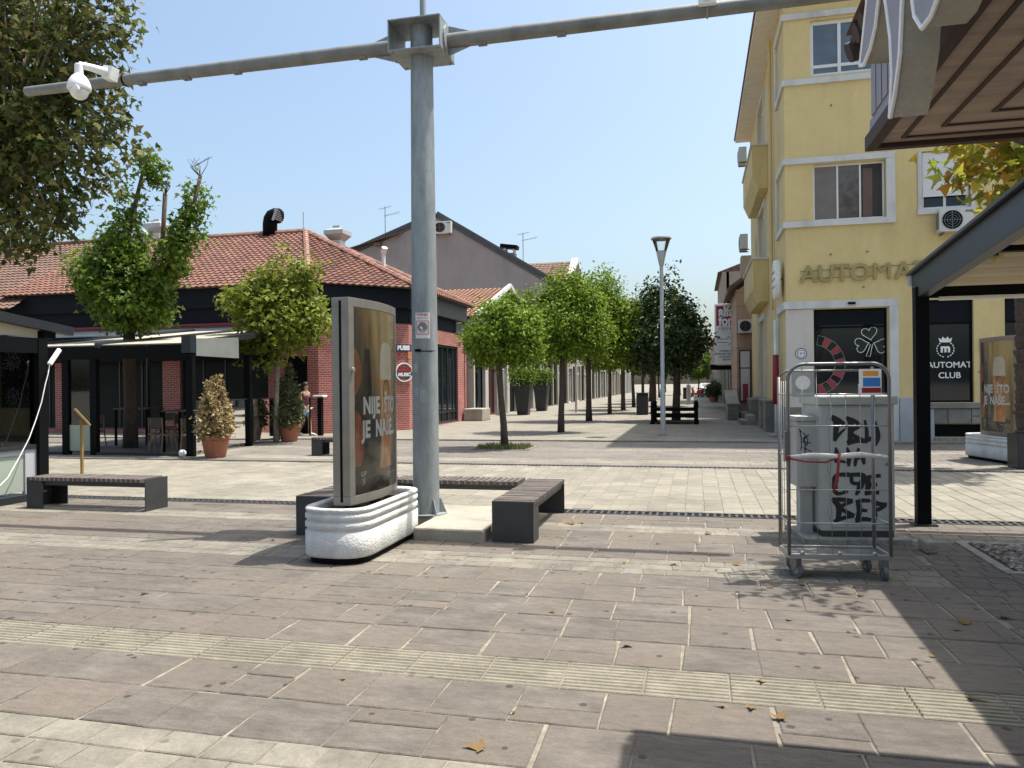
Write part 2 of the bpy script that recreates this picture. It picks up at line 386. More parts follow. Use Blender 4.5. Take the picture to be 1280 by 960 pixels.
def dup(root, loc, rz=None, label=None, group=None, scale=None):
    def rec(o, par):
        c = o.copy(); COL.objects.link(c)
        if par: c.parent = par
        for ch in kids(o): rec(ch, c)
        return c
    r = rec(root, None); r.location = loc
    if rz is not None: r.rotation_euler = (0, 0, rz)
    if scale: r.scale = scale if isinstance(scale, tuple) else (scale,) * 3
    if label: r['label'] = label
    if group: r['group'] = group
    return r

def text_mb(body, size, thick=.004, align='CENTER', bold=0., space=1.0):
    """text lying in local XY plane, extruded to +z, as a mesh builder"""
    cu = bpy.data.curves.new('text', 'FONT'); cu.body = body; cu.size = size; cu.extrude = thick / 2
    cu.align_x = align; cu.align_y = 'CENTER'; cu.offset = bold; cu.space_character = space; cu.resolution_u = 3
    o = bpy.data.objects.new('text', cu); COL.objects.link(o)
    bpy.context.view_layer.update()
    dg = bpy.context.evaluated_depsgraph_get(); me = bpy.data.meshes.new_from_object(o.evaluated_get(dg))
    mb = MB(); mb.add([tuple(v.co) for v in me.vertices], [tuple(p.vertices) for p in me.polygons])
    bpy.data.objects.remove(o); bpy.data.curves.remove(cu); bpy.data.meshes.remove(me)
    return mb
FRONT = Matrix(((1, 0, 0), (0, 0, -1), (0, 1, 0)))          # text plane -> wall facing -Y
EAST = Matrix(((0, 0, 1), (1, 0, 0), (0, 1, 0)))            # text plane -> wall facing +X
def place(mb, loc, rot3):
    return mb.tr(Matrix.Translation(loc) @ rot3.to_4x4())

def ring2d(ri, ro, a0, a1, n):
    pts = [(ro * math.cos(a0 + (a1 - a0) * i / n), ro * math.sin(a0 + (a1 - a0) * i / n)) for i in range(n + 1)]
    pts += [(ri * math.cos(a0 + (a1 - a0) * i / n), ri * math.sin(a0 + (a1 - a0) * i / n)) for i in range(n, -1, -1)]
    return pts
def ring_mb(ri, ro, n=32, th=.004):
    mb = MB()
    for i in range(n):
        a = 2 * PI * i / n; b = 2 * PI * (i + 1) / n
        mb.prism([(ri * math.cos(a), ri * math.sin(a)), (ro * math.cos(a), ro * math.sin(a)), (ro * math.cos(b), ro * math.sin(b)), (ri * math.cos(b), ri * math.sin(b))], 'z', 0, th)
    return mb
def disc_mb(r, th=.004, n=28, ry=None):
    return MB().prism([(r * math.cos(2 * PI * i / n), (ry or r) * math.sin(2 * PI * i / n)) for i in range(n)], 'z', 0, th)
def stroke_mb(lines, w0, th=.002):
    mb = MB(); k = 0; rr = random.Random(5); sm = []
    for ln in lines:
        P = [(p[0], p[1], p[2] if len(p) > 2 else w0) for p in ln]
        if len(P) == 2:
            a, b = P; q = rr.uniform(-.09, .09); P = [a, ((a[0] + b[0]) / 2 + (a[1] - b[1]) * q, (a[1] + b[1]) / 2 + (b[0] - a[0]) * q, (a[2] + b[2]) / 2 * 1.1), b]
        Q = [P[0]] + P + [P[-1]]; o = []
        for i in range(1, len(Q) - 2):
            for t in [j / 5 for j in range(5)]:
                o.append(tuple(.5 * (2 * Q[i][c] + (Q[i + 1][c] - Q[i - 1][c]) * t + (2 * Q[i - 1][c] - 5 * Q[i][c] + 4 * Q[i + 1][c] - Q[i + 2][c]) * t * t + (3 * Q[i][c] - Q[i - 1][c] - 3 * Q[i + 1][c] + Q[i + 2][c]) * t ** 3) for c in range(3)))
        o.append(P[-1]); sm.append(o)
    for ln in sm:
        for i in range(len(ln) - 1):
            a = Vector((*ln[i][:2], 0)); b = Vector((*ln[i + 1][:2], 0)); d = (b - a).normalized(); n = Vector((-d.y, d.x, 0))
            wa = ln[i][2] if len(ln[i]) > 2 else w0; wb = ln[i + 1][2] if len(ln[i + 1]) > 2 else w0
            a2 = a - d * wa * .3; b2 = b + d * wb * .3; z = th + .00001 * k; k += 1
            q = [a2 - n * wa / 2, b2 - n * wb / 2, b2 + n * wb / 2, a2 + n * wa / 2]
            mb.loft([[(p.x, p.y, 0.0003) for p in q], [(p.x, p.y, z) for p in q]])
    return mb

def wall_holes(mb, axis, plane, thick, a0, a1, z0, z1, holes):
    A = sorted({a0, a1, *[min(max(h[i], a0), a1) for h in holes for i in (0, 1)]})
    Z = sorted({z0, z1, *[min(max(h[i], z0), z1) for h in holes for i in (2, 3)]})
    for i in range(len(A) - 1):
        run = None
        for j in range(len(Z) - 1):
            ca = (A[i] + A[i + 1]) / 2; cz = (Z[j] + Z[j + 1]) / 2
            inside = any(h[0] < ca < h[1] and h[2] < cz < h[3] for h in holes)
            if not inside:
                if run is None: run = Z[j]
            if (inside or j == len(Z) - 2) and run is not None:
                top = Z[j] if inside else Z[j + 1]
                if axis == 'y': mb.box(A[i], plane, run, A[i + 1], plane + thick, top)
                else: mb.box(plane, A[i], run, plane + thick, A[i + 1], top)
                run = None
    return mb
def window(root, axis, plane, inward, a0, a1, z0, z1, fmat, gmat, mull=(), trans=(), fw=.06, rec=.1, name='window', dep=.07):
    """frame set back in an opening; inward = +1/-1 along the wall's normal axis"""
    fr = MB(); p0 = plane + inward * rec; p1 = plane + inward * (rec + dep)
    def bx(mb, A0, A1, Z0, Z1, q0, q1):
        if axis == 'y': mb.box(A0, q0, Z0, A1, q1, Z1)
        else: mb.box(q0, A0, Z0, q1, A1, Z1)
    e = .002
    bx(fr, a0 + e, a0 + fw, z0 + e, z1 - e, p0, p1); bx(fr, a1 - fw, a1 - e, z0 + e, z1 - e, p0, p1)
    bx(fr, a0 + fw, a1 - fw, z0 + e, z0 + fw, p0, p1); bx(fr, a0 + fw, a1 - fw, z1 - fw, z1 - e, p0, p1)
    for q in mull: bx(fr, q - fw * .45, q + fw * .45, z0 + fw, z1 - fw, p0 + inward * .004, p1)
    for q in trans: bx(fr, a0 + fw, a1 - fw, q - fw * .45, q + fw * .45, p0 + inward * .006, p1)
    w = part(root, name, fr, fmat)
    gl = MB(); bx(gl, a0 + .01, a1 - .01, z0 + .01, z1 - .01, plane + inward * (rec + dep * .5), plane + inward * (rec + dep * .5 + .012))
    part(w, 'pane', gl, gmat)
    return w

# ------------------------------------------------------------------ ground
struct('ground', MB().poly([(-400, -300, -.045), (500, -300, -.045), (500, 700, -.045), (-400, 700, -.045)]), m_ground)
def slabs(mb, X0, X1, Y0, Y1, rh, wmin, wmax, gap=.012, ygap=.012, jit=.007, z=0., depth=.03, swap=False, tilt=.0015, clip=True):
    y = Y0
    if not swap:
        n = max(1, round((Y1 - Y0) / rh)); rh = (Y1 - Y0) / n
        for i in range(n):
            y0 = Y0 + i * rh + ygap / 2; y1 = y0 + rh - ygap
            lo = max(X0, -1.12 * y1 - 3) if clip else X0; hi = min(X1, .40 * y1 + 2.5) if clip else X1
            x = lo - random.random() * wmax
            while x < hi:
                wdt = random.uniform(wmin, wmax); xa = max(x, lo); xb = min(x + wdt - gap, hi)
                if xb - xa > .05:
                    if rh > .3 and random.random() < .16:
                        ym = y0 + (y1 - y0) * random.choice((.3, .4, .62)); one(mb, xa, xb, y0, ym - ygap / 2, jit, z, depth, tilt); one(mb, xa, xb, ym + ygap / 2, y1, jit, z, depth, tilt)
                    else: one(mb, xa, xb, y0, y1, jit, z, depth, tilt)
                x += wdt
    else:
        n = max(1, round((X1 - X0) / rh)); rh = (X1 - X0) / n
        for i in range(n):
            x0 = X0 + i * rh + ygap / 2; x1 = x0 + rh - ygap; y = Y0 - random.random() * wmax
            while y < Y1:
                l = random.uniform(wmin, wmax); ya = max(y, Y0); yb = min(y + l - gap, Y1)
                if yb - ya > .05 and -1.12 * yb - 3 < x0 < .40 * yb + 2.5: one(mb, x0, x1, ya, yb, jit, z, depth, tilt)
                y += l
def one(mb, xa, xb, ya, yb, j, z, depth, tilt):
    J = lambda: random.uniform(-j, j)
    zt = z + random.uniform(-tilt, tilt)
    q = [(xa + J() * 1.6, ya + J() * .8), (xb + J() * 1.6, ya + J() * .8), (xb + J() * 1.6, yb + J() * .8), (xa + J() * 1.6, yb + J() * .8)]
    c = .006
    cx = (xa + xb) / 2; cy = (ya + yb) / 2
    ins = [(p[0] + (c if p[0] < cx else -c), p[1] + (c if p[1] < cy else -c)) for p in q]
    vs = [(p[0], p[1], z - depth) for p in q] + [(p[0], p[1], zt - .005) for p in q] + [(p[0], p[1], zt + random.uniform(-tilt, tilt) * .6) for p in ins]
    fs = [(8, 9, 10, 11)]
    for k in range(4):
        l = (k + 1) % 4; fs += [(k, l, l + 4, k + 4), (k + 4, l + 4, l + 8, k + 8)]
    mb.add(vs, fs)
def sheet(name, X0, X1, Y0, Y1, z, mat): return struct(name, MB().poly([(X0, Y0, z), (X1, Y0, z), (X1, Y1, z), (X0, Y1, z)]), mat)
sheet('mortar_bed', -46, 26, -4, 9.40, -.0075, m_mortar)
sheet('road_mortar_bed', -46, 26, 9.70, 14.7, -.0075, m_mortar2)
sheet('far_mortar_bed', -46, 26, 14.95, 21.0, -.0075, m_mortar2)
mb = MB()
slabs(mb, -.62, 9, .2, 3.12, .46, .34, .6); slabs(mb, -30, 12, 3.12, 3.98, .43, .30, .52)
slabs(mb, -30, 1.92, 4.37, 6.5, .40, .30, .54); slabs(mb, -30, 1.92, 7.04, 8.29, .38, .28, .5); slabs(mb, -30, 12, 8.71, 9.39, .34, .28, .5)
struct('slate_paving', mb, m_slab)
mb = MB()
slabs(mb, -20, -.66, .2, 3.12, .21, .18, .34, gap=.008, jit=.004)
slabs(mb, -30, 1.92, 6.5, 7.04, .18, .16, .3, gap=.008, jit=.004); slabs(mb, -30, 14, 8.29, 8.71, .21, .18, .32, gap=.008, jit=.004)
struct('pale_paving_band', mb, m_pale)
mb = MB(); slabs(mb, 1.94, 9, 4.37, 8.28, .2, .195, .205, gap=.009, ygap=.009, jit=.003)
struct('small_square_paving', mb, m_slab)
mb = MB(); slabs(mb, -22, 9, 9.71, 14.69, .235, .28, .46, gap=.010, ygap=.010, jit=.004, swap=True)
struct('road_paving', mb, m_road)
mb = MB()
slabs(mb, -40, 20, 14.96, 15.4, .44, .35, .6, gap=.01, clip=True); slabs(mb, -40, 20, 16.1, 18.2, .42, .35, .6, gap=.01)
slabs(mb, -40, 20, 18.6, 20.9, .42, .35, .6, gap=.01)
struct('dark_crossing_paving', mb, m_slab2)
mb = MB(); slabs(mb, -40, 20, 15.4, 16.1, .23, .2, .34, gap=.01); slabs(mb, -40, 20, 18.2, 18.6, .2, .2, .34, gap=.01)
struct('pale_crossing_band', mb, m_road)
mb = MB()
for i in range(70): one(mb, -40 + i * .85, -40 + i * .85 + .84, 20.95, 21.13, .003, .035, .07, .001)
struct('kerb_strip', mb, m_pale)
sheet('far_pavement', -46, 26, 21.14, 230, .02, m_ground)
# tactile strip
mb = MB()
x = -9.0
while x < 5:
    one(mb, x, x + .432, 3.985, 4.365, .002, .0, .03, .0008)
    for k in range(8):
        y = 4.008 + k * .0445; mb.prism([(y, .0), (y + .006, .007), (y + .022, .007), (y + .028, .0)], 'x', x + .006, x + .426)
    x += .436
struct('tactile_strip', mb, m_tactile)
# drains
def drain(name, X0, X1, Y0, Y1, label):
    t = thing(name, label, 'drain grate', ((X0 + X1) / 2, (Y0 + Y1) / 2, 0))
    part(t, 'trench', MB().box(X0, Y0, -.04, X1, Y1, -.025), m_black)
    mb = MB(); mb.box(X0, Y0, -.03, X1, Y0 + .03, .0); mb.box(X0, Y1 - .03, -.03, X1, Y1, .0)
    mid = (Y0 + Y1) / 2; mb.box(X0, mid - .012, -.03, X1, mid + .012, -.001)
    x = X0
    while x < X1: mb.box(x, Y0 + .03, -.03, x + .03, Y1 - .03, -.002); x += .085
    part(t, 'grille', mb, m_grill)
drain('drain_grate', -22, 7, 9.42, 9.68, 'iron drain grating along the near edge of the pale road')
drain('drain_grate', -30, 10, 14.72, 14.93, 'iron drain grating along the far edge of the pale road')
# tree pit with gravel
mb = MB()
for a in [(2.45, 7.05, 2.53, 8.35), (2.53, 8.27, 5.4, 8.35), (2.53, 7.05, 5.4, 7.13)]: mb.box(a[0], a[1], -.03, a[2], a[3], .012)
struct('tree_pit_kerb', mb, m_conc_d)
struct('tree_pit_soil', MB().poly([(2.53, 7.13, .004), (5.4, 7.13, .004), (5.4, 8.27, .004), (2.53, 8.27, .004)]), m_soil)
mb = MB()
for i in range(1500):
    x = random.uniform(2.56, 4.4); y = random.uniform(7.15, 8.25); r = random.uniform(.012, .03)
    mb.ball((x, y, .008), (r * random.uniform(.8, 1.4), r, r * .7), 6, 4)
single('gravel', mb, m_gravel, kind='stuff')

# ------------------------------------------------------------------ foliage
def leaf_shape(kind):
    if kind == 'star':
        pts = []
        for a, r in [(-90, .10), (-50, .42), (-38, .28), (5, .62), (28, .36), (90, 1.0), (152, .36), (175, .62), (218, .28), (230, .42)]:
            pts.append((r * math.cos(rad(a)) * .8, r * math.sin(rad(a)) * .8 + .3, -.12 * abs(math.cos(rad(a))) * r))
        return np.array(pts), [tuple(range(10))]
    return np.array([(0, 0, 0), (.27, .5, .09), (0, 1, -.05), (-.27, .5, .09)], float), [(0, 1, 2), (0, 2, 3)]
def crown(blobs, nclump, per, size, cr, seed, kind='kite', shell=.55, up=.45, droop=.3):
    R = np.random.RandomState(seed); B = np.array([b[:6] for b in blobs], float)
    wgt = B[:, 3] * B[:, 4] * B[:, 5]; wgt = wgt ** .8; wgt /= wgt.sum()
    bi = R.choice(len(B), nclump, p=wgt)
    d = R.normal(size=(nclump, 3)); d /= np.linalg.norm(d, axis=1)[:, None]
    rr = R.rand(nclump) ** (1 / 3.) ; rr = shell * (.75 + .3 * R.rand(nclump)) + (1 - shell) * rr
    cc = B[bi, :3] + d * B[bi, 3:6] * rr[:, None]
    n = nclump * per
    ci = np.repeat(np.arange(nclump), per)
    pos = cc[ci] + R.normal(size=(n, 3)) * cr
    outw = (pos - B[bi][ci, :3]) / B[bi][ci, 3:6]; outw /= np.linalg.norm(outw, axis=1)[:, None] + 1e-6
    nor = outw * .55 + R.normal(size=(n, 3)) * .55 + np.array([0, 0, up]); nor /= np.linalg.norm(nor, axis=1)[:, None]
    tip = R.normal(size=(n, 3)) + outw * .6 - np.array([0, 0, droop]); tip -= nor * (tip * nor).sum(1)[:, None]; tip /= np.linalg.norm(tip, axis=1)[:, None]
    sid = np.cross(tip, nor)
    sh, fs = leaf_shape(kind); k = len(sh)
    sc = size * R.uniform(.65, 1.25, n)
    V = pos[:, None, :] + sc[:, None, None] * (sh[None, :, 0, None] * sid[:, None, :] + sh[None, :, 1, None] * tip[:, None, :] + sh[None, :, 2, None] * nor[:, None, :])
    V = V.reshape(-1, 3)
    F = [tuple(j + i * k for j in f) for i in range(n) for f in fs]
    return V, F, cc
def leaf_obj(parent, name, V, F, mat):
    root = parent
    while root.parent: root = root.parent
    off = LOCAL[root.name]
    me = bpy.data.meshes.new(name); me.from_pydata((V - np.array(off)).tolist(), [], F); me.materials.append(mat)
    o = bpy.data.objects.new(name, me); COL.objects.link(o); o.parent = parent
    return o
def trunk_mb(pts, rs, limbs, cc=None, ntw=0, seed=1, n=9):
    mb = MB(); mb.tube(pts, rs, n)
    for l in limbs: mb.tube(l[0], l[1], 7)
    if cc is not None:
        R = random.Random(seed); top = Vector(pts[-1])
        for i in range(ntw):
            c = Vector(cc[R.randrange(len(cc))]); mid = top.lerp(c, .5) + Vector((R.uniform(-.1, .1), R.uniform(-.1, .1), R.uniform(0, .15)))
            mb.tube([top.lerp(Vector(pts[-2]), R.random() * .4), mid, c], [rs[-1] * .45, rs[-1] * .22, .006], 5)
    return mb
def small_tree(name, label, loc, th, tr, blobs, nc, per, size, cr, seed, lm, bm, lean=(0, 0), group=None, kind='kite', ntw=16, **k):
    """trunk height th, blobs given relative to the base"""
    t = thing(name, label, 'tree', loc, group=group, local=True)
    V, F, cc = crown(blobs, nc, per, size, cr, seed, kind, **k)
    a, b = lean
    pts = [(0, 0, -.05), (a * .2, b * .3, th * .3), (a * .75, b * .6, th * .65), (a, b, th), (a * 1.1, b, th + .45)]
    part(t, 'trunk', trunk_mb(pts, [tr * 1.25, tr, tr * .9, tr * .95, tr * .55], [], cc, ntw, seed), bm, smooth=True, auto=False)
    leaf_obj(t, 'crown', V, F, lm)
    return t
GT = 'street trees in a row along the pedestrian street'
t1 = small_tree('street_tree', 'small round green tree in the grassy square nearest the road, left of the row', (-4.68, 18.65, 0), 2.0, .085,
    [(.02, 0, 2.9, .95, .9, .78), (-.5, .1, 2.65, .55, .5, .5), (.45, 0, 2.6, .6, .5, .5), (.1, 0, 3.35, .55, .5, .45)], 230, 48, .115, .12, 3, m_leaf, m_bark, lean=(-.12, 0), group=GT)
t2 = small_tree('street_tree', 'bushy bright green tree, second from the road in the tree row', (-4.29, 24.6, .02), 2.1, .10,
    [(0, 0, 3.5, 1.35, 1.2, 1.15), (-.95, 0, 3.0, .75, .7, .7), (.95, .1, 3.2, .75, .7, .8), (.2, 0, 4.6, .75, .7, .55), (-.7, 0, 4.2, .5, .5, .5), (.85, 0, 4.2, .4, .5, .4)], 330, 48, .13, .16, 5, m_leaf, m_bark, lean=(.06, .05), group=GT)
t3 = small_tree('street_tree', 'tall bright green tree with a lumpy top, third from the road in the tree row', (-4.37, 31.86, .02), 2.2, .12,
    [(.1, 0, 4.1, 1.75, 1.5, 1.5), (-1.2, 0, 3.4, 1, .9, .9), (1.3, .1, 3.4, .95, .9, .9), (.65, 0, 5.6, .8, .8, .7), (-.7, 0, 5.3, .75, .8, .6), (1.5, 0, 4.6, .5, .6, .5), (-1.5, 0, 4.5, .5, .6, .5)], 420, 46, .145, .19, 8, m_leaf, m_bark, group=GT)
labs = ['fourth tree from the road, its crown half hidden by the tall lumpy tree', 'fifth tree from the road in the street row, seen as a thin trunk', 'sixth tree from the road in the street row, slim trunk in the shade',
        'seventh tree from the road in the street row, a thin dark trunk', 'eighth tree from the road in the street row, far along the shopfronts', 'ninth tree from the road in the street row, nearly at the far end', 'tenth and last tree of the street row, tiny in the distance']
for i, (x, y) in enumerate([(-4.31, 39.2), (-4.15, 44.9), (-4.0, 50.7), (-3.9, 58.2), (-3.8, 65.4), (-3.8, 73), (-3.8, 82)]):
    dup((t2, t3)[i % 2], (x, y, .02), rz=1.3 * i + .7, label=labs[i], group=GT, scale=(.98 + .05 * (i % 3)))
GM = 'dark magnolias in the middle of the street'
mg = small_tree('magnolia_tree', 'dark glossy magnolia standing inside the black tree bench beside the lamp post', (-.82, 31.94, .02), 2.0, .16,
    [(-.2, 0, 3.3, 1.45, 1.5, 1.2), (-1.1, 0, 3.0, .9, .9, .8), (.5, .1, 3.1, .7, .8, .75), (-.25, 0, 4.6, .9, .9, .75), (-.9, .1, 5.1, .45, .5, .6), (-.1, 0, 5.7, .24, .25, .5), (.55, 0, 4.3, .35, .4, .4), (-1.35, 0, 4.6, .4, .4, .4)], 260, 34, .2, .2, 13, m_leaf_d, m_bark, lean=(.05, 0), group=GM, up=.3)
V, F, cc = crown([(-.15, .1, 3.6, 1.5, 1.4, 1.4), (.3, 0, 5.0, 1.0, .9, 1.0), (-.8, 0, 5.3, .6, .6, .6)], 200, 36, .21, .2, 14, up=.3)
t = thing('magnolia_tree', 'dark magnolia just left of and behind the one with the tree bench', 'tree', (-2.2, 40.5, .02), group=GM, local=True)
part(t, 'trunk', trunk_mb([(0, 0, 0), (.05, 0, 1.2), (0, 0, 2.4), (0, 0, 3.2)], [.15, .13, .12, .08], [], cc, 14), m_bark, smooth=True, auto=False); leaf_obj(t, 'crown', V, F, m_leaf_d)
dup(mg, (-1.3, 52, .02), rz=2, label='farthest dark magnolia, its trunk rising behind the litter bins', group=GM)
for i, (x, y, s, lb) in enumerate([(.2, 84, .8, 'small light green tree near the white car at the far end of the street'), (-2.0, 96, 1.1, 'broad tree closing the far end of the street left of the white car'),
                                   (2.6, 130, 1.3, 'tall tree far behind the white car at the street end'), (-5, 128, 1.4, 'big tree far off at the left side of the street end'), (9, 133, 1.4, 'far tree behind the right hand houses at the street end')]):
    dup(t3 if i % 2 else t2, (x, y, .02), rz=i * 1.1, label=lb, group='trees at the far end of the street', scale=s)

# grass under the first tree
mb = MB()
for i in range(900):
    x = -4.68 + random.uniform(-.62, .62); y = 18.65 + random.uniform(-.5, .5); h = random.uniform(.05, .16); a = random.random() * PI; dx, dy = math.cos(a) * .015, math.sin(a) * .015
    q = random.uniform(-.05, .05); mb.add([(x - dx, y - dy, .0), (x + dx, y + dy, .0), (x + q, y + q, h)], [(0, 1, 2)])
single('grass', mb, m_grass, kind='stuff')
mb = MB()
for a in [(-5.42, 18.05, -5.34, 19.25), (-4.02, 18.05, -3.94, 19.25), (-5.34, 18.05, -4.02, 18.13), (-5.34, 19.17, -4.02, 19.25)]: mb.box(a[0], a[1], -.02, a[2], a[3], .014)
struct('tree_square_kerb', mb, m_pale)

# plane trees on the left
t = thing('plane_tree', 'pollarded green plane tree rising through the pub awning with bare stubs on top', 'tree', (-14.75, 17.6, 0), local=True)
bl = [(-.4, 0, 4.45, .85, .75, .9), (.2, -.2, 3.75, .75, .6, .7), (-1.15, 0, 4.7, .5, .6, .6), (-.15, .1, 5.6, .45, .5, .75), (-.6, 0, 5.5, .3, .4, .4), (.05, .1, 6.6, .36, .4, .55), (.55, .1, 7.5, .42, .4, .45), (1.3, .1, 4.95, .40, .4, .5), (1.75, .1, 5.7, .34, .35, .5), (1.98, .1, 6.5, .30, .3, .5), (.75, -.1, 3.7, .5, .4, .55), (1.0, -.1, 4.4, .45, .4, .5), (.35, -.1, 4.8, .35, .4, .4), (1.55, -.1, 5.3, .34, .35, .5), (-.25, 0, 5.0, .45, .5, .6)]
V, F, cc = crown(bl, 400, 30, .15, .14, 21, 'star', shell=.45)
limbs = [([(0, 0, 3), (.4, .15, 4.5), (.95, .15, 5.6), (1.08, .1, 6.75)], [.11, .075, .06, .06]), ([(0, 0, 3), (.8, .2, 4.3), (1.7, .15, 5.7), (2.15, .1, 7.15)], [.11, .07, .055, .05]), ([(0, 0, 3), (-.2, 0, 5), (.4, .1, 7.4)], [.13, .1, .04]), ([(0, 0, 3.2), (-.7, 0, 4.6), (-1, 0, 5.4)], [.1, .07, .04])]
for k in range(9):
    limbs.append(([(2.14, .1, 7.12), (2.14 + random.uniform(-.3, .3), .1, 7.4), (2.14 + random.uniform(-.4, .4), .1, 7.62)], [.012, .007, .004])); 
    limbs.append(([(1.08, .1, 6.72), (1.08 + random.uniform(-.2, .2), .1, 6.95), (1.08 + random.uniform(-.3, .3), .1, 7.1)], [.012, .007, .004]))
part(t, 'trunk', trunk_mb([(0, 0, -.05), (.03, 0, 1.2), (0, 0, 2.3), (0, 0, 3.1)], [.20, .17, .16, .15], limbs), m_bark, smooth=True, auto=False)
leaf_obj(t, 'crown', V, F, m_leaf_p)
t = thing('plane_tree', 'yellow green young plane tree with a slender stem beside the conifer pots', 'tree', (-11.72, 19.8, 0), local=True)
bl = [(.15, 0, 3.5, 1.2, 1.0, .95), (-.75, 0, 4.0, .75, .7, .55), (1.15, 0, 3.5, .55, .6, .7), (.25, 0, 4.55, .7, .6, .5), (.3, 0, 5.35, .16, .16, .5), (1.1, 0, 4.75, .3, .3, .4), (-.35, 0, 2.65, .7, .6, .45), (-1.3, 0, 4.15, .3, .3, .2)]
V, F, cc = crown(bl, 260, 24, .165, .17, 22, 'star', shell=.35)
part(t, 'trunk', trunk_mb([(0, 0, -.05), (.02, 0, .9), (.06, 0, 1.8), (.1, 0, 2.6)], [.085, .07, .065, .055], [([(.1, 0, 2.6), (.2, 0, 4), (.3, 0, 5.5)], [.055, .04, .012])], cc, 18), m_bark_p, smooth=True, auto=False)
leaf_obj(t, 'crown', V, F, m_leaf_yg)
t = thing('plane_tree', 'huge dark browning plane tree whose branches overhang the top left of the view', 'tree', (-14.2, 10.6, 0), local=True)
def BT(x, z, r, y=11.0): return (x + 14.2, y - 10.6, z, r, r * .9, r)
bl = [BT(-11.6, 7.2, 1.45), BT(-10.6, 7.4, 1.0), BT(-9.75, 7.55, .62), BT(-9.6, 8.3, .6), BT(-10.9, 6.1, .9), BT(-10.1, 6.2, .75), BT(-9.65, 5.75, .55), BT(-11.7, 5.3, .95), BT(-10.7, 5.25, .75), BT(-11.4, 4.5, .55), BT(-10.5, 4.55, .45), BT(-12.3, 4.8, .9), BT(-13.8, 6.5, 2.2, 11.5), BT(-11.2, 9.2, 1.6), BT(-13.5, 9.5, 2.4, 11.2), BT(-12.8, 7, 1.4, 9.8)]
V, F, cc = crown(bl, 680, 44, .145, .18, 31, 'star', shell=.3, droop=.9)
limbs = [([(0, 0, 3.2), (1.4, .2, 5), (3.4, .4, 6.6), (4.4, .4, 7.6)], [.28, .2, .1, .03]), ([(0, 0, 3.2), (1.2, .3, 4.5), (2.6, .4, 5.2), (3.6, .4, 5.5)], [.2, .13, .07, .02]), ([(0, 0, 3.2), (.3, .2, 6), (1, .3, 9)], [.28, .2, .08]), ([(0, 0, 3.2), (-1.5, .5, 6), (-2, .5, 9)], [.25, .18, .08])]
for c in cc[::6]:
    b = Vector((2.6, .4, 6.0)); c = Vector(c); limbs.append(([b.lerp(c, .35), b.lerp(c, .7) + Vector((0, 0, .1)), c], [.03, .018, .006]))
part(t, 'trunk', trunk_mb([(0, 0, -.05), (0, 0, 1.2), (0, .05, 2.4), (0, 0, 3.4)], [.42, .36, .33, .3], limbs), m_bark_p, smooth=True, auto=False)
leaf_obj(t, 'crown', V, F, m_leaf_b)
t = thing('plane_tree', 'plane tree with yellow and rust leaves overhanging the pergola at the right', 'tree', (4.9, 7.7, 0), local=True)
bl = [(-2.05, -.3, 3.45, .7, .5, .5), (-1.9, -.3, 3.3, .5, .4, .35), (-2.5, -.3, 3.55, .32, .35, .25), (-1.5, -.4, 3.45, .6, .5, .5), (-1.2, 0, 4.2, .9, .8, .7), (-.4, 0, 4.9, 1.3, 1.2, .9), (-2.3, 0, 4.3, .6, .6, .5), (-2.55, -.75, 4.0, .45, .4, .3), (-2.85, -.55, 4.3, .35, .3, .25)]
V, F, cc = crown(bl, 340, 17, .135, .12, 41, 'star', shell=.3, droop=.8)
part(t, 'trunk', trunk_mb([(0, 0, -.05), (.1, 0, 1.5), (.6, 0, 3.0), (.4, 0, 4.0)], [.19, .16, .14, .12], [([(.5, 0, 3.4), (-.6, -.1, 3.9), (-1.6, -.3, 3.75), (-2.4, -.3, 3.6)], [.08, .05, .03, .01]), ([(.4, 0, 4), (-.5, 0, 4.8), (-1.4, 0, 5)], [.08, .05, .02])], cc, 10), m_bark_p, smooth=True, auto=False)
leaf_obj(t, 'crown', V, F, m_leaf_y)

# ------------------------------------------------------------------ camera pole with long arm
PX, PY = -3.02, 8.32
t = thing('camera_pole', 'tall galvanised steel pole with a long horizontal arm across the view', 'pole', (PX, PY, .13))
mb = MB(); mb.tube([(PX, PY, .13), (PX, PY, 2.0), (PX, PY, 2.9), (PX + .0, PY, 5.25), (PX, PY, 5.75)], [.150, .147, .143, .128, .125], 28)
part(t, 'pole', mb, m_galv, smooth=True)
mb = MB()
for z in (4.02, 1.75, .9): mb.lathe((PX, PY, z), [(.1485 - z * .0035 + .002, 0), (.1505 - z * .0035, .004), (.1485 - z * .0035 + .002, .010)], 28)
part(t, 'weld_seam', mb, m_galv)
mb = MB()
for k in range(6):
    a = k * PI / 3 + .35; d = Vector((math.cos(a), math.sin(a), 0)); n = Vector((-d.y, d.x, 0)) * .006; c = Vector((PX, PY, .132))
    prof = [(d * .15), (d * .225), (d * .225 + Vector((0, 0, .02))), (d * .165 + Vector((0, 0, .17))), (d * .15 + Vector((0, 0, .17)))]
    mb.loft([[c + p - n for p in prof], [c + p + n for p in prof]])
mb.lathe((PX, PY, .13), [(.24, 0), (.24, .012)], 28)
part(t, 'base_flange', mb, m_galv)
hd = part(t, 'service_hatch', MB().prism([(PX + (.1495) * math.sin(a), PY - .1495 * math.cos(a)) for a in [-.3 + .12 * i for i in range(6)]] + [(PX + .14 * math.sin(a), PY - .14 * math.cos(a)) for a in [.3 - .12 * i for i in range(6)]], 'z', .62, 1.12), m_galv)
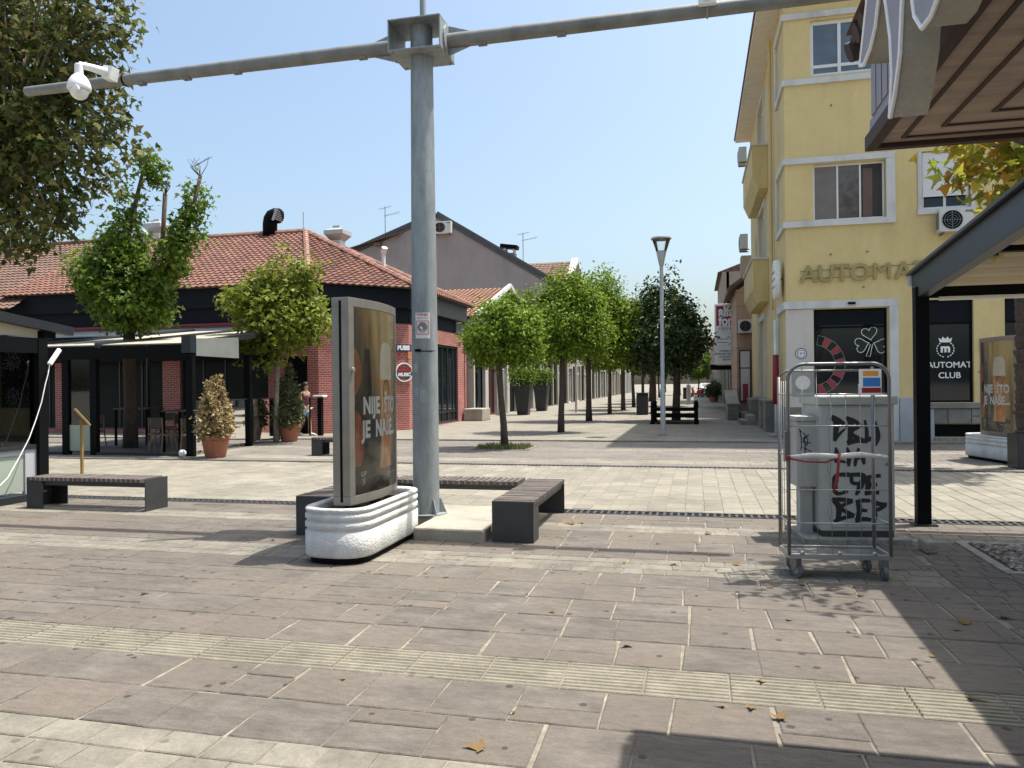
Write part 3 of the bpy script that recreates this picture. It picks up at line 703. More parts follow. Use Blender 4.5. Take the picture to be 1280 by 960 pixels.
# bracket box open at the front
mb = MB(); hw = .31; b0 = 5.34; b1 = 5.68
mb.box(PX - hw, PY - .27, b0, PX + hw, PY + .27, b0 + .015); mb.box(PX - hw, PY - .27, b1, PX + hw, PY + .27, b1 + .018)
mb.box(PX - hw, PY - .26, b0 + .015, PX - hw + .015, PY + .26, b1); mb.box(PX + hw - .015, PY - .26, b0 + .015, PX + hw, PY + .26, b1)
for sx in (-1, 1):
    for sy in (-1, 1): mb.cyl((PX + sx * (hw - .04), PY + sy * .22, b0 - .02), (PX + sx * (hw - .04), PY + sy * .22, b0), .012, n=6)
    mb.cyl((PX + sx * hw, PY, 5.5), (PX + sx * (hw + .02), PY, 5.5), .17, n=20)
    for dz in (-1, 1): mb.add([(PX + sx * (hw + .02), PY - .006, 5.5 + dz * .085), (PX + sx * (hw + .02), PY - .006, 5.5 + dz * .17), (PX + sx * (hw + .28), PY - .006, 5.5 + dz * .085),
                               (PX + sx * (hw + .02), PY + .006, 5.5 + dz * .085), (PX + sx * (hw + .02), PY + .006, 5.5 + dz * .17), (PX + sx * (hw + .28), PY + .006, 5.5 + dz * .085)], [(0, 1, 2), (3, 5, 4), (0, 2, 5, 3), (1, 4, 5, 2), (0, 3, 4, 1)])
part(t, 'bracket_box', mb, m_galv, bevel=.004)
mb = MB(); mb.tube([(PX - hw - .02, PY, 5.5), (PX - 2.6, PY, 5.5), (-8.5, PY, 5.5)], [.083, .078, .062], 18); part(t, 'arm', mb, m_galv2, smooth=True)
mb = MB(); mb.tube([(PX + hw + .02, PY, 5.5), (PX + 2.6, PY, 5.5), (2.05, PY, 5.5)], [.083, .078, .066], 18); part(t, 'arm', mb, m_galv2, smooth=True)
for x in (-3.75, -2.3, -5.4, -6.1, -6.75, -1.4): part(t, 'arm_bracket', MB().box(x - .05, PY - .04, 5.5 - .088, x + .05, PY + .04, 5.5 - .06).cyl((x, PY, 5.40), (x, PY, 5.43), .012, n=6), m_galv2)
part(t, 'mast', MB().tube([(PX + .02, PY, 5.69), (PX + .02, PY, 8.2)], .036, 12), m_galv, smooth=True)
def on_pole(mb2, ang, z, r=.1445):
    out = MB(); out.f = list(mb2.f)
    out.v = [(PX + (r + p[2]) * math.sin(ang + p[0] / r), PY - (r + p[2]) * math.cos(ang + p[0] / r), z + p[1]) for p in mb2.v]
    return out
def gridrect(x0, y0, x1, y1, z, th=.0015, n=8):
    mb = MB()
    for i in range(n):
        a = x0 + (x1 - x0) * i / n; b = x0 + (x1 - x0) * (i + 1) / n
        mb.box(a, y0, z, b, y1, z + th)
    return mb
A0 = .18
st = part(t, 'sticker', on_pole(gridrect(-.085, -.145, .085, .145, .001), A0, 2.27), m_paper, label='white and red paper notice stuck on the pole')
mb = MB()
for q in [(-.072, -.085, .072, -.078), (-.072, .062, .072, .069), (-.072, -.078, -.065, .062), (.065, -.078, .072, .062)]:
    x = gridrect(*q, .003); mb.add(x.v, x.f)
part(st, 'red_frame', on_pole(mb, A0, 2.255), m_inkred)
tx = text_mb('PAŽNJA!', .036, .001, bold=.0008); part(st, 'heading', on_pole(tx.tr(Matrix.Translation((0, 0, .0035))), A0, 2.392), m_inkred)
tx = text_mb('OBJEKAT POD', .022, .001); part(st, 'lettering', on_pole(tx.tr(Matrix.Translation((0, 0, .0035))), A0, 2.352), m_inkgrey)
mb = disc_mb(.048, .001, ry=.04); mb.tr(Matrix.Translation((0, -.01, .0035))); x = gridrect(-.03, .02, .035, .04, .0036, .001); mb.add(x.v, x.f); x = ring_mb(.05, .058, 20, .001).tr(Matrix.Translation((0, -.01, .0036))); mb.add(x.v, x.f)
part(st, 'picture', on_pole(mb, A0, 2.26), m_inkgrey)
mb = MB()
for q in [(-.10, -.01, .10, .002), (.10, .0, .15, .004)]:
    x = gridrect(*q, .001, .003); mb.add(x.v, x.f)
mb2 = on_pole(mb, A0 + .1, 1.985); mb2.box(PX - .06, PY - .165, 1.975, PX + .005, PY - .145, 2.005)
part(t, 'cable_tie', mb2, m_black)
m_resid = M('paper_residue', (.30, .33, .33), .8)
for q in [(-.11, .0, -.05, .09), (-.02, -.35, .05, -.2), (-.12, -.62, -.02, -.5), (-.09, -.27, -.05, -.18)]: part(t, 'paper_residue', on_pole(gridrect(*q, .0005, .001), A0 - .1, 1.75, .146), m_resid)

# dome camera at the end of the arm
t = thing('security_camera', 'white dome security camera bracketed to the far left end of the long arm', 'security camera', (-7.17, 8.15, 5.5))
mb = MB(); mb.obox((-7.08, 8.17, 5.53), (.13, .13, .16), Matrix.Rotation(.2, 3, 'Y')); mb.tube([(-7.08, 8.10, 5.52), (-7.17, 7.96, 5.53), (-7.25, 7.85, 5.53)], [.055, .045, .04], 10)
mb.lathe((-7.25, 7.85, 5.40), [(.05, 0), (.05, .13), (.04, .14)], 14); part(t, 'wall_bracket', mb, m_wpvc, smooth=True)
mb = MB(); mb.lathe((-7.25, 7.85, 5.22), [(.125, 0), (.135, .015), (.13, .06), (.115, .11), (.085, .16), (.05, .195)], 22); part(t, 'housing', mb, m_wpvc, smooth=True)
mb = MB(); mb.ball((-7.25, 7.85, 5.21), .105, 18, 12); part(t, 'dome', mb, m_wpvc, smooth=True)
mb = MB(); mb.lathe((0, 0, 0), [(.045, 0), (.045, .03), (.03, .036)], 14); mb.tr(Matrix.Translation((-7.20, 7.76, 5.20)) @ Matrix.Rotation(rad(90), 4, 'X')); lz = part(t, 'lens', mb, m_wpvc, smooth=True)
mb = MB(); mb.tube([(-7.0, 8.2, 5.56), (-7.0, 8.30, 5.43), (-7.0, 8.32, 5.40), (-6.98, 8.40, 5.44)], .014, 8); mb.lathe((0, 0, 0), [(.072, -.03), (.072, .03)], 14, False); part(t, 'strap', MB().tube([(-6.99, 8.32 + .072 * math.sin(a), 5.5 + .072 * math.cos(a)) for a in [i * PI / 8 for i in range(17)]], .012, 6), m_black)
t = thing('security_camera', 'small grey sensor box clamped on the right part of the long arm', 'sensor', (.14, 8.25, 5.5))
part(t, 'housing', MB().box(.06, 8.17, 5.50, .24, 8.245, 5.63), m_wpvc, bevel=.008); part(t, 'clamp', MB().tube([(.15, PY + .078 * math.sin(a), 5.5 + .078 * math.cos(a)) for a in [i * PI / 8 for i in range(17)]], .01, 6), m_galv)
part(t, 'lens', MB().cyl((.15, 8.17, 5.565), (.15, 8.15, 5.565), .03), m_dglass)

# concrete plinth
t = MB().prism([(-2.86, 7.47), (-2.1, 7.45), (-2.1, 9.0), (-3.66, 9.0), (-3.66, 8.12), (-2.86, 8.12)], 'z', -.02, .13)
single('concrete_plinth', t, m_conc, 'low concrete plinth under the foot of the tall steel pole', 'plinth', bevel=.02)

# ------------------------------------------------------------------ benches
def bench(label, loc, rz, L=1.86, D=.43, H=.42, group='dark slatted benches on the square'):
    """length along local x, front at y=0"""
    t = thing('slatted_bench', label, 'bench', loc, rz, group, local=True)
    for x in (0, L - .012): part(t, 'end_panel', MB().box(x, 0, 0, x + .012, D, H - .005), m_dkmetal, bevel=.003)
    if False: pass
    part(t, 'leg', MB().box(.012, .0, 0, .26, .012, H - .06), m_dkmetal); part(t, 'leg', MB().box(.012, D - .012, 0, .26, D, H - .06), m_dkmetal)
    mb = MB(); mb.box(.012, .03, H - .11, L - .012, .075, H - .051); mb.box(.012, D - .075, H - .11, L - .012, D - .03, H - .051); part(t, 'rail', mb, m_dkmetal)
    mb = MB(); x = .016
    while x < L - .06:
        dz = random.uniform(-.002, .002); mb.box(x, -.004, H - .05 + dz, x + .050, D, H + dz); x += .0745
    part(t, 'seat', mb, m_wood, bevel=.003)
    return t
bench('bench standing alone at the left in front of the glass pergola and brass menu stand', (-8.78, 8.52, 0), 0)
b2 = bench('bench between the pole and the roll cage, its end panel facing the viewer', (-1.6, 7.52, 0), rad(90))
bench('bench mostly hidden behind the white planter of the beer advertisement', (-3.78, 7.5, 0), rad(90))
bench('bench running crosswise behind the foot of the steel pole', (-3.74, 9.02, 0), 0, L=1.70)
bench('small far bench in front of the pub brick wall, beside the advertisement frame', (-8.6, 16.05, 0), rad(4))

# ------------------------------------------------------------------ advertising display on white planter
def planter(label, loc, rz, hw=.33, hl=.92, H=.5, group='white grooved concrete planters under the beer advertisements'):
    t = thing('planter', label, 'planter', loc, rz, group, local=True)
    def ring(off, z, n=18):
        r = hw + off; s = hl - hw; pts = []
        pw_ = lambda q: math.copysign(abs(q) ** .74, q)
        for k in range(n + 1): a = PI * k / n; pts.append((r * pw_(math.cos(a)), s + r * pw_(math.sin(a)), z))
        for k in range(n + 1): a = PI + PI * k / n; pts.append((r * pw_(math.cos(a)), -s + r * pw_(math.sin(a)), z))
        return pts
    part(t, 'foot', MB().loft([ring(-.045, 0), ring(-.045, .07)]), m_black)
    prof = [(-.035, .055), (-.012, .06), (0, .08), (.0, .285), (-.012, .295), (-.022, .305), (-.012, .315), (0, .325), (.0, .365), (-.012, .375), (-.022, .385), (-.012, .395), (0, .405), (0, .44), (-.012, .45), (-.02, .458), (-.008, .468), (.0, .48), (-.006, .498), (-.02, .503), (-.06, .50), (-.075, .48), (-.075, .42)]
    part(t, 'tub', MB().loft([ring(o, z * H / .5) for o, z in prof], cap=False), m_white, smooth=True, auto=False)
    part(t, 'soil', MB().loft([ring(-.074, .40 * H / .5), ring(-.074, .43 * H / .5)]), m_soil)
    return t
def adsign(label, loc, rz, mfr, group='tall beer advertisement displays'):
    """length along local y (0..1.2); the seen face looks to local +x"""
    Lg = 1.12; z0 = .49; z1 = 2.42
    t = thing('advertising_display', label, 'advertisement', loc, rz, group, local=True)
    def bl(y): return .075 + .075 * (1 - ((y - Lg / 2) / (Lg / 2)) ** 2)
    def sec(o, ya=0, yb=Lg, n=18):
        ys = [ya + (yb - ya) * i / n for i in range(n + 1)]
        return [(bl(y) + o, y) for y in ys] + [(-bl(y) - o, y) for y in reversed(ys)]
    part(t, 'body', MB().prism(sec(0), 'z', z0 + .01, z1 - .01), mfr, smooth=True)
    for za, zb, nm in ((z0, z0 + .085, 'bottom_rail'), (z1 - .085, z1, 'top_rail')): part(t, nm, MB().prism(sec(.014, -.012, Lg + .012), 'z', za, zb), mfr, bevel=.004)
    for ya, yb in ((-.012, .062), (Lg - .062, Lg + .012)): part(t, 'side_rail', MB().prism(sec(.014, ya, yb, 4), 'z', z0 + .085, z1 - .085), mfr, bevel=.004)
    part(t, 'side_groove', MB().box(-.012, -.0145, z0 + .03, .012, -.0125, z1 - .03), m_black)
    part(t, 'lock', MB().cyl((.105, .02, 1.75), (.125, .02, 1.75), .02, n=12), m_cage)
    for q in (.42, .78): part(t, 'foot', MB().box(-.06, q - .06, .02, .06, q + .06, z0 + .005), mfr)
    def on(mb2, o):                                          # flat (y,z) artwork -> curved face
        out = MB(); out.f = list(mb2.f); out.v = [(bl(p[0]) + o + p[2], p[0], p[1]) for p in mb2.v]; return out
    def gr(y0, za, y1, zb, n=14, th=.002):
        vs = []; fs = []
        for i in range(n + 1):
            y = y0 + (y1 - y0) * i / n
            vs += [(y, za, 0), (y, zb, 0)]
            if i: fs.append((2 * i - 2, 2 * i, 2 * i + 1, 2 * i - 1))
        return MB().add(vs, fs)
    po = part(t, 'poster', on(gr(.064, z0 + .087, Lg - .064, z1 - .087), .004), m_poster)
    # smooth drawn shapes: glass with beer, foam, hand, shadow shapes
    def shape(rows):                                         # rows of (z, yleft, yright)
        vs = []; fs = []; n = 6
        for r, (z, a, b) in enumerate(rows):
            for i in range(n + 1): vs.append((a + (b - a) * i / n, z, 0))
            if r:
                for i in range(n): fs.append(((r - 1) * (n + 1) + i, (r - 1) * (n + 1) + i + 1, r * (n + 1) + i + 1, r * (n + 1) + i))
        return MB().add(vs, fs)
    part(po, 'printed_shadow', on(shape([(.62, .12, .85), (.72, .25, .95), (.8, .4, 1.0), (.84, .55, .9), (.86, .7, .8)]), .0055), m_pdark)
    part(po, 'printed_dark_arm', on(shape([(.92, .24, .42), (1.05, .16, .56), (1.2, .10, .52), (1.35, .12, .36), (1.6, .2, .36), (1.95, .24, .33)]), .0052), m_pdark)
    part(po, 'printed_hand', on(shape([(1.52, .066, .10), (1.62, .066, .17), (1.75, .066, .19), (1.88, .066, .15), (1.95, .066, .09)]), .0055), m_hand)
    part(po, 'printed_fingers', on(shape([(.84, .066, .16), (.95, .066, .22), (1.1, .08, .2), (1.3, .07, .17), (1.36, .07, .12)]), .0054), m_hand)
    part(po, 'printed_glass', on(shape([(.78, .55, .83), (.8, .52, .86), (.98, .54, .84), (1.2, .56, .83), (1.5, .53, .87), (1.62, .52, .88), (1.66, .53, .87)]), .006), m_amber)
    part(po, 'printed_foam', on(shape([(1.655, .525, .875), (1.78, .53, .87), (1.93, .54, .86), (2.0, .58, .83), (2.03, .64, .76)]), .0064), m_foam)
    part(po, 'printed_emblem', on(ring_mb(.075, .088, 20, .0006).tr(Matrix.Translation((.70, 1.55, 0)) @ Matrix.Diagonal((1, 1.25, 1, 1))), .007), m_pdark)
    part(po, 'printed_highlight', on(shape([(.86, .575, .60), (1.2, .59, .61), (1.6, .56, .585)]), .0066), m_foam)
    wd = MB()
    for s, y, z in (('NIJE  ŠTO', .58, 1.40), ('JE  NAŠE...', .58, 1.175)):
        x = text_mb(s, .235, .001, bold=.010, space=1.02); x.tr(Matrix.Translation((y, z, 0)) @ Matrix.Diagonal((.76, .94, 1, 1))); wd.add(x.v, x.f)
    part(po, 'slogan', on(wd, .009), m_inkwht)
    wd = MB()
    for s, y, z in (('UP', .2, .76), ('JE', .2, .69), ('uživajte odgovorno', .86, .72)):
        x = text_mb(s, .07 if len(s) < 4 else .032, .001); x.tr(Matrix.Translation((y, z, 0))); wd.add(x.v, x.f)
    part(po, 'small_print', on(wd, .009), m_inkwht)
    cov = MB(); cov = gr(.064, z0 + .087, Lg - .064, z1 - .087)
    part(t, 'glass_cover', on(cov, .011), glass_cover)
    return t
glass_cover = glass_mat('poster_cover', (.97, .97, .97), .0, .08)
planter('white grooved oval planter carrying the near beer advertisement in front of the steel pole', (-3.2, 7.06, 0), 0, hl=.80)
adsign('beer advertisement with NIJE ŠTO slogan standing in the near white planter', (-3.2, 6.55, 0), 0, m_signfr)
planter('white grooved planter far at the right edge under the second beer advertisement', (5.80, 16.72, 0), rad(13.5))
adsign('shaded brown framed beer advertisement far at the right in front of the yellow building', (5.66, 17.32, 0), rad(-166.5), m_signfr2)

# ------------------------------------------------------------------ roll cage
t = thing('roll_cage', 'empty wire roll cage trolley parked before the graffitied grey cabinet', 'trolley', (.72, 6.58, 0), rad(6), local=True)
W_, D_, Hc, hb = .78, .34, 1.735, .19
mb = MB(); n = 8
arc = [(0, 0, hb), (0, 0, Hc - .13)] + [(.13 - .13 * math.cos(a), 0, Hc - .13 + .13 * math.sin(a)) for a in [PI / 2 * i / n for i in range(1, n)]] + [(.13, 0, Hc), (W_ - .13, 0, Hc)] + [(W_ - .13 + .13 * math.sin(a), 0, Hc - .13 + .13 * math.cos(a)) for a in [PI / 2 * i / n for i in range(1, n)]] + [(W_, 0, Hc - .13), (W_, 0, hb)]
mb.tube(arc, .0145, 10); part(t, 'front_frame', mb, m_caged, smooth=True, auto=False)
mb = MB(); mb.tube([(0, D_, hb), (0, D_, Hc - .1)], .014, 8); mb.tube([(W_ - .02, D_, hb), (W_ - .02, D_, Hc - .02)], .014, 8); mb.tube([(0, D_, Hc - .1), (.06, D_, Hc - .05), (W_ - .02, D_, Hc - .05)], .010, 8); part(t, 'rear_frame', mb, m_caged, smooth=True, auto=False)
mb = MB()
for z in (1.49, 1.235, .99, .72, .45): mb.tube([(0, -.004, z), (W_ * .99, -.004, z)], .0065 if z != .72 else .004, 6)
for z in (1.49, .99, .45):
    mb.tube([(0, 0, z), (0, D_, z)], .006, 6); mb.tube([(W_, 0, z), (W_ - .02, D_, z)], .006, 6)
for k in range(1, 7): mb.tube([(k * W_ / 7, .004, hb), (k * W_ / 7, .004, 1.49 if k > 2 else Hc - .02)], .0027, 5)
for k in (1, 2, 3): mb.tube([(0.002, k * D_ / 4, hb), (0.002, k * D_ / 4, 1.60)], .0027, 5)
part(t, 'wire_panel', mb, m_cage, smooth=True, auto=False)
mb = MB(); mb.box(-.01, -.01, hb - .03, W_ + .01, .012, hb + .012); mb.box(-.01, D_ - .012, hb - .03, W_ + .01, D_ + .01, hb + .012); mb.box(-.01, .012, hb - .03, .014, D_ - .012, hb + .012); mb.box(W_ - .014, .012, hb - .03, W_ + .01, D_ - .012, hb + .012)
for x in (.1, .39, .66): mb.cyl((x, -.015, hb + .012), (x, .015, hb + .02), .018, n=8)
part(t, 'base_frame', mb, m_cage, bevel=.003)
part(t, 'shelf', MB().box(.015, .013, hb - .02, W_ - .015, D_ - .013, hb - .008), m_shelf)
part(t, 'sign_plate', MB().box(.10, D_ - .035, Hc - .27, .285, D_ - .025, Hc - .055), m_cab, label='grey square plate at the upper left of the cage')
part(t, 'sign_plate', MB().box(.545, -.022, Hc - .255, .715, -.018, Hc - .045), m_plate, label='white plate printed yellow blue and red at the upper right of the cage')
pl = [c for c in kids(t) if c.name.startswith('sign_plate')]
p2 = [c for c in pl if 'yellow' in c['label']][0]; p1 = [c for c in pl if 'grey' in c['label']][0]
part(p2, 'blue_band', MB().box(.575, -.0245, Hc - .185, .705, -.0225, Hc - .115), m_blue); part(p2, 'red_band', MB().box(.565, -.0245, Hc - .235, .71, -.0225, Hc - .195), m_red); part(p2, 'yellow_band', MB().box(.575, -.0245, Hc - .10, .69, -.0225, Hc - .06), m_orange)
part(p1, 'round_mark', place(disc_mb(.06, .002), (.19, D_ - .036, Hc - .15), FRONT), m_plate)
part(t, 'wrapped_bar', MB().tube([(.01, -.015, .985), (.18, -.02, 1.0), (.36, -.02, .99), (.55, -.018, 1.005), (W_ - .02, -.012, .985)], [.014, .022, .021, .024, .012], 9), m_wrap, smooth=True, auto=False)
mb = MB(); mb.tube([(-.01, -.02, .975), (.12, -.03, .95), (.28, -.03, .945), (.38, -.03, .985)], .007, 7); mb.tube([(.385, -.032, 1.02), (.375, -.034, .9), (.365, -.034, .8), (.34, -.034, .71)], [.013, .011, .014, .009], 7); mb.ball((-.005, -.015, .985), .022)
part(t, 'red_strap', mb, m_red, smooth=True, auto=False)
mb = MB(); mb.box(-.03, -.02, .95, .012, .05, 1.19); part(t, 'side_latch', mb, m_caged)
for (x, y, a) in ((.06, .06, .6), (W_ - .05, .02, 0), (.08, D_ - .02, 1.2), (W_ - .1, D_ - .03, .2)):
    R_ = Matrix.Rotation(a, 4, 'Z'); T_ = Matrix.Translation((x, y, 0))
    mb = MB(); mb.box(-.028, -.035, .085, .028, .035, .165); mb.box(-.026, -.02, .05, -.020, .02, .09); mb.box(.020, -.02, .05, .026, .02, .09)
    wf = part(t, 'wheel', mb.tr(T_ @ R_), m_caged)
    part(wf, 'tyre', MB().tube([(-.016, -.02, .056), (.016, -.02, .056)], .055, 18).tr(T_ @ R_), m_rubber); part(wf, 'hub', MB().tube([(-.019, -.02, .056), (.019, -.02, .056)], .025, 12).tr(T_ @ R_), m_cage)

# ------------------------------------------------------------------ grey cabinet with graffiti
t = thing('utility_cabinet', 'grey utility cabinet covered with black spray graffiti behind the roll cage', 'cabinet', (1.19, 8.1, 0), rad(8), local=True)
cw, cd, ch = .70, .66, 1.30
part(t, 'body', MB().box(0, 0, .06, cw, cd, ch), m_cab, bevel=.008)
part(t, 'lid', MB().box(-.025, -.03, ch + .002, cw + .03, cd + .03, ch + .095), m_cab, bevel=.015)
part(t, 'plinth', MB().box(.01, .01, 0, cw - .01, cd - .01, .06), m_dkmetal)
for zz in (.25, .7, 1.15): part(t, 'hinge', MB().box(.068, -.016, zz - .045, .086, -.001, zz + .045), m_cab, bevel=.003)
dr = part(t, 'door', MB().box(.09, -.012, .10, cw - .015, -.001, ch - .02), m_cab, bevel=.003)
part(dr, 'lock', MB().cyl((cw - .07, -.012, .72), (cw - .07, -.026, .72), .018), m_caged)
mb = MB(); k = 0
G1 = [[(.13, 1.2, .04), (.17, 1.15, .05), (.15, .98, .03)], [(.13, 1.2, .05), (.26, 1.14, .025)], [(.15, .98, .03), (.28, 1.1, .012)],
      [(.29, 1.2, .02), (.33, 1.14, .05), (.315, .96, .035)], [(.29, 1.2, .03), (.43, 1.13, .03)], [(.43, 1.12, .03), (.33, 1.05, .03), (.46, .97, .04)], [(.30, .95, .04), (.48, .97, .035)],
      [(.485, 1.17, .02), (.50, .97, .032)], [(.49, .965, .035), (.59, 1.0, .03)], [(.60, 1.16, .015), (.625, 1.02, .04), (.60, .92, .012)],
      [(.16, .90, .015), (.175, .82, .045), (.165, .76, .03)], [(.16, .77, .02), (.3, .75, .02)], [(.285, .90, .015), (.305, .82, .04), (.3, .72, .02)],
      [(.41, .89, .012), (.455, .80, .035), (.47, .74, .02)], [(.41, .89, .02), (.38, .78, .03), (.37, .72, .02)], [(.38, .79, .02), (.46, .79, .02)],
      [(.29, .63, .04), (.16, .62, .03), (.14, .52, .05), (.17, .44, .03), (.28, .46, .025)], [(.31, .63, .03), (.46, .62, .04), (.43, .52, .05), (.38, .43, .02)], [(.33, .62, .03), (.34, .55, .03), (.43, .54, .03)],
      [(.49, .60, .03), (.64, .62, .03)], [(.51, .60, .04), (.5, .44, .04)], [(.5, .52, .03), (.6, .53, .03)], [(.49, .44, .03), (.62, .45, .03)],
      [(.12, .38, .03), (.19, .30, .05), (.17, .17, .03)], [(.13, .38, .035), (.33, .37, .03)], [(.33, .36, .03), (.21, .30, .03), (.34, .22, .04)], [(.14, .16, .03), (.34, .215, .03)],
      [(.39, .36, .03), (.52, .37, .03)], [(.40, .36, .04), (.395, .18, .04)], [(.40, .27, .025), (.49, .27, .025)], [(.38, .17, .035), (.53, .18, .03)],
      [(.56, .37, .03), (.70, .33, .035)], [(.57, .37, .035), (.60, .19, .02)], [(.69, .32, .03), (.57, .27, .025)]]
for s_ in G1: s_[:] = [(.105 + (p[0] - .12) * .86, p[1] * .98, p[2] * .9) for p in s_]
for lo_, hi_ in ((.90, 2), (.66, .90), (.405, .66), (0, .405)):
    x = stroke_mb([[(p[0], p[1], p[2] * 1.35) for p in q] for q in G1 if lo_ <= sum(p[1] for p in q) / len(q) / .98 < hi_], .03, .0015); part(dr, 'graffiti_line', place(x, (0, -.0122, 0), FRONT), m_graf)
# small side cabinet hung on the left side
sb = part(t, 'side_box', MB().box(-.20, .12, .48, -.004, .42, 1.14), m_cab, bevel=.006, label='smaller grey box with scribbled tag on the left of the cabinet')
part(sb, 'side_lid', MB().box(-.215, .10, 1.142, -.004, .44, 1.19), m_cab, bevel=.006)
x = stroke_mb([[(-.17, 1.06), (-.15, .93), (-.16, .85)], [(-.17, 1.05), (-.1, .98), (-.15, .96), (-.08, 1.0)], [(-.14, .95), (-.1, .9), (-.09, .97)], [(-.16, .93), (-.06, .92)], [(-.15, .88), (-.07, .84), (-.05, .81)], [(-.13, .98), (-.12, .8)]], .009)
part(sb, 'tag', place(x, (0, .1188, 0), FRONT), m_graf)
part(t, 'conduit', MB().box(-.15, .2, .0, -.03, .34, .478), m_cab, label='rust stained duct below the small side box')
single('concrete_footing', MB().prism([(1.02, 7.98), (2.02, 8.12), (1.95, 8.92), (.92, 8.8)], 'z', -.02, .055), m_conc_d, 'rough concrete footing under the graffitied grey cabinet', 'footing', bevel=.012)
for o in kids(t):
    pass
t.location = (1.19, 8.1, .055)
single('rubble_block', MB().prism([(2.03, 7.72), (2.14, 7.74), (2.13, 7.98), (2.02, 7.96)], 'z', 0, .11), m_conc_d, 'dark block of rubble beside the right corner of the grey cabinet', 'block', bevel=.02)

# ------------------------------------------------------------------ right hand pergola
t = thing('pergola', 'anthracite pergola with pleated fabric roof and dark post at the right', 'pergola', (2.41, 9.3, 0))
part(t, 'post', MB().box(2.345, 9.22, .0, 2.485, 9.36, 2.62), m_black, bevel=.006)
part(t, 'base_plate', MB().box(2.30, 9.18, .0, 2.54, 9.42, .018), m_anth)
mb = MB(); mb.bar((2.425, 9.45, 2.63), (2.425, 3.9, 3.07), .12, .28); mb.bar((2.40, 9.5, 2.79), (2.40, 3.9, 3.235), .16, .035); part(t, 'side_beam', mb, m_anth, bevel=.006)
part(t, 'beam_cap', MB().bar((2.42, 9.46, 2.735), (2.42, 9.53, 2.73), .17, .17), m_lamp, bevel=.03)
part(t, 'front_beam', MB().box(2.5, 9.24, 2.50, 4.75, 9.36, 2.63), m_black, bevel=.004); part(t, 'rear_beam', MB().box(2.5, 4.0, 2.95, 4.75, 4.1, 3.1), m_anth)
part(t, 'post', MB().box(4.66, 9.22, 0, 4.82, 9.38, 2.62), m_anth); part(t, 'side_beam', MB().bar((4.74, 9.45, 2.72), (4.74, 3.9, 3.16), .12, .10), m_anth); part(t, 'post', MB().box(4.66, 3.96, 0, 4.82, 4.12, 3.1), m_anth)
part(t, 'cross_beam', MB().box(2.5, 7.42, 2.70, 4.7, 7.52, 2.85), m_black); part(t, 'hanger', MB().box(2.44, 7.40, 2.66, 2.54, 7.54, 2.90), m_anth)
mb = MB()
nf = 12
for i in range(nf):
    ya = 9.2 - i * .43; yb = ya - .43; za = 2.66 + (9.2 - ya) * .08; zb = 2.66 + (9.2 - yb) * .08
    prof = [(ya - .43 * q, za + (zb - za) * q + .02 - .12 * max(0, math.sin(PI * q ** 1.6)) ** .7) for q in [k / 10 for k in range(11)]]
    prof += [(p[0], p[1] + .006) for p in reversed(prof)]
    mb.prism(prof, 'x', 2.488, 4.7)
    mb.box(2.487, ya - .02, za - .01, 4.72, ya + .02, za + .03)
part(t, 'fabric_roof', mb, m_fabric)
part(t, 'light_tube', MB().tube([(2.56, 9.16, 2.475), (4.6, 9.16, 2.475)], .022, 10), m_wpvc, smooth=True)

# ------------------------------------------------------------------ kiosk with overhanging roof
t = thing('kiosk', 'kiosk with brown wooden soffit and large raised letters on its roof edge, top right', 'kiosk', (3, 2, 0))
KX, KY, KZ = .80, 4.0, 2.70
part(t, 'cabin', MB().box(1.9, -2.2, 0, 4.4, 3.3, 2.68), m_lav)
so_ = MB(); so_.box(KX + .06, -3, KZ + .02, 5, KY - .06, KZ + .04); sf = part(t, 'soffit', so_, m_soffit)
mb = MB(); mb.box(KX, -3, KZ, KX + .05, KY, KZ + .07); mb.box(KX + .05, KY - .05, KZ, 5, KY, KZ + .07); part(t, 'edge_trim', mb, m_groove, bevel=.004)
mb = MB()
for o_ in (.13, .26, .41, .60, .82):
    mb.box(KX + o_, -3, KZ + .012, KX + o_ + .018, KY - o_ - .018, KZ + .0195); mb.box(KX + o_, KY - o_ - .018, KZ + .013, 5, KY - o_, KZ + .0195)
part(sf, 'joint', mb, m_groove)
mb = MB(); mb.box(KX + .02, -3, KZ + .07, KX + .06, KY - .02, KZ + .14); mb.box(KX + .1, -3, KZ + .14, KX + .14, KY - .1, KZ + .52)
y = -3
while y < KY - .16: mb.box(KX + .012, y, KZ + .14, KX + .1, y + .085, KZ + .52); y += .11
x = KX + .1
while x < 5: mb.box(x, KY - .1, KZ + .14, x + .085, KY - .07, KZ + .52); x += .11
mb.box(KX + .14, KY - .14, KZ + .14, 5, KY - .1, KZ + .52); part(t, 'fascia', mb, m_lav)
mb = MB(); mb.box(KX - .05, -3, KZ + .52, 5, KY + .14, KZ + .57)
for i in range(24):
    yy = KY + .04 - i * .16; mb.tube([(KX - .06, yy, KZ + .50 + .03 * (i % 2)), (KX + .4, yy, KZ + .70)], [.05, .06], 8)
part(t, 'roof_edge', mb, M('dark_ridge_edge', (.06, .045, .04), .85, var=.3))
mb = MB(); mb.prism([(KX - .08, KZ + .57), (2.8, KZ + 1.5), (5, KZ + .8), (5, KZ + .57)], 'y', -3, KY); part(t, 'roof', mb, m_tile_d)
def letter(out, inn, X0=.62, X1=.73):
    pts = out + inn; le = part(t, 'raised_letter', MB().prism(pts, 'x', X0 + .004, X1), m_beige)
    part(le, 'white_edge', MB().tube([(X0, p[0], p[1]) for p in pts + pts[:1]], .0075, 6), m_wrim)
    part(le, 'face', MB().prism(pts, 'x', X0 - .001, X0 + .004), m_lav)
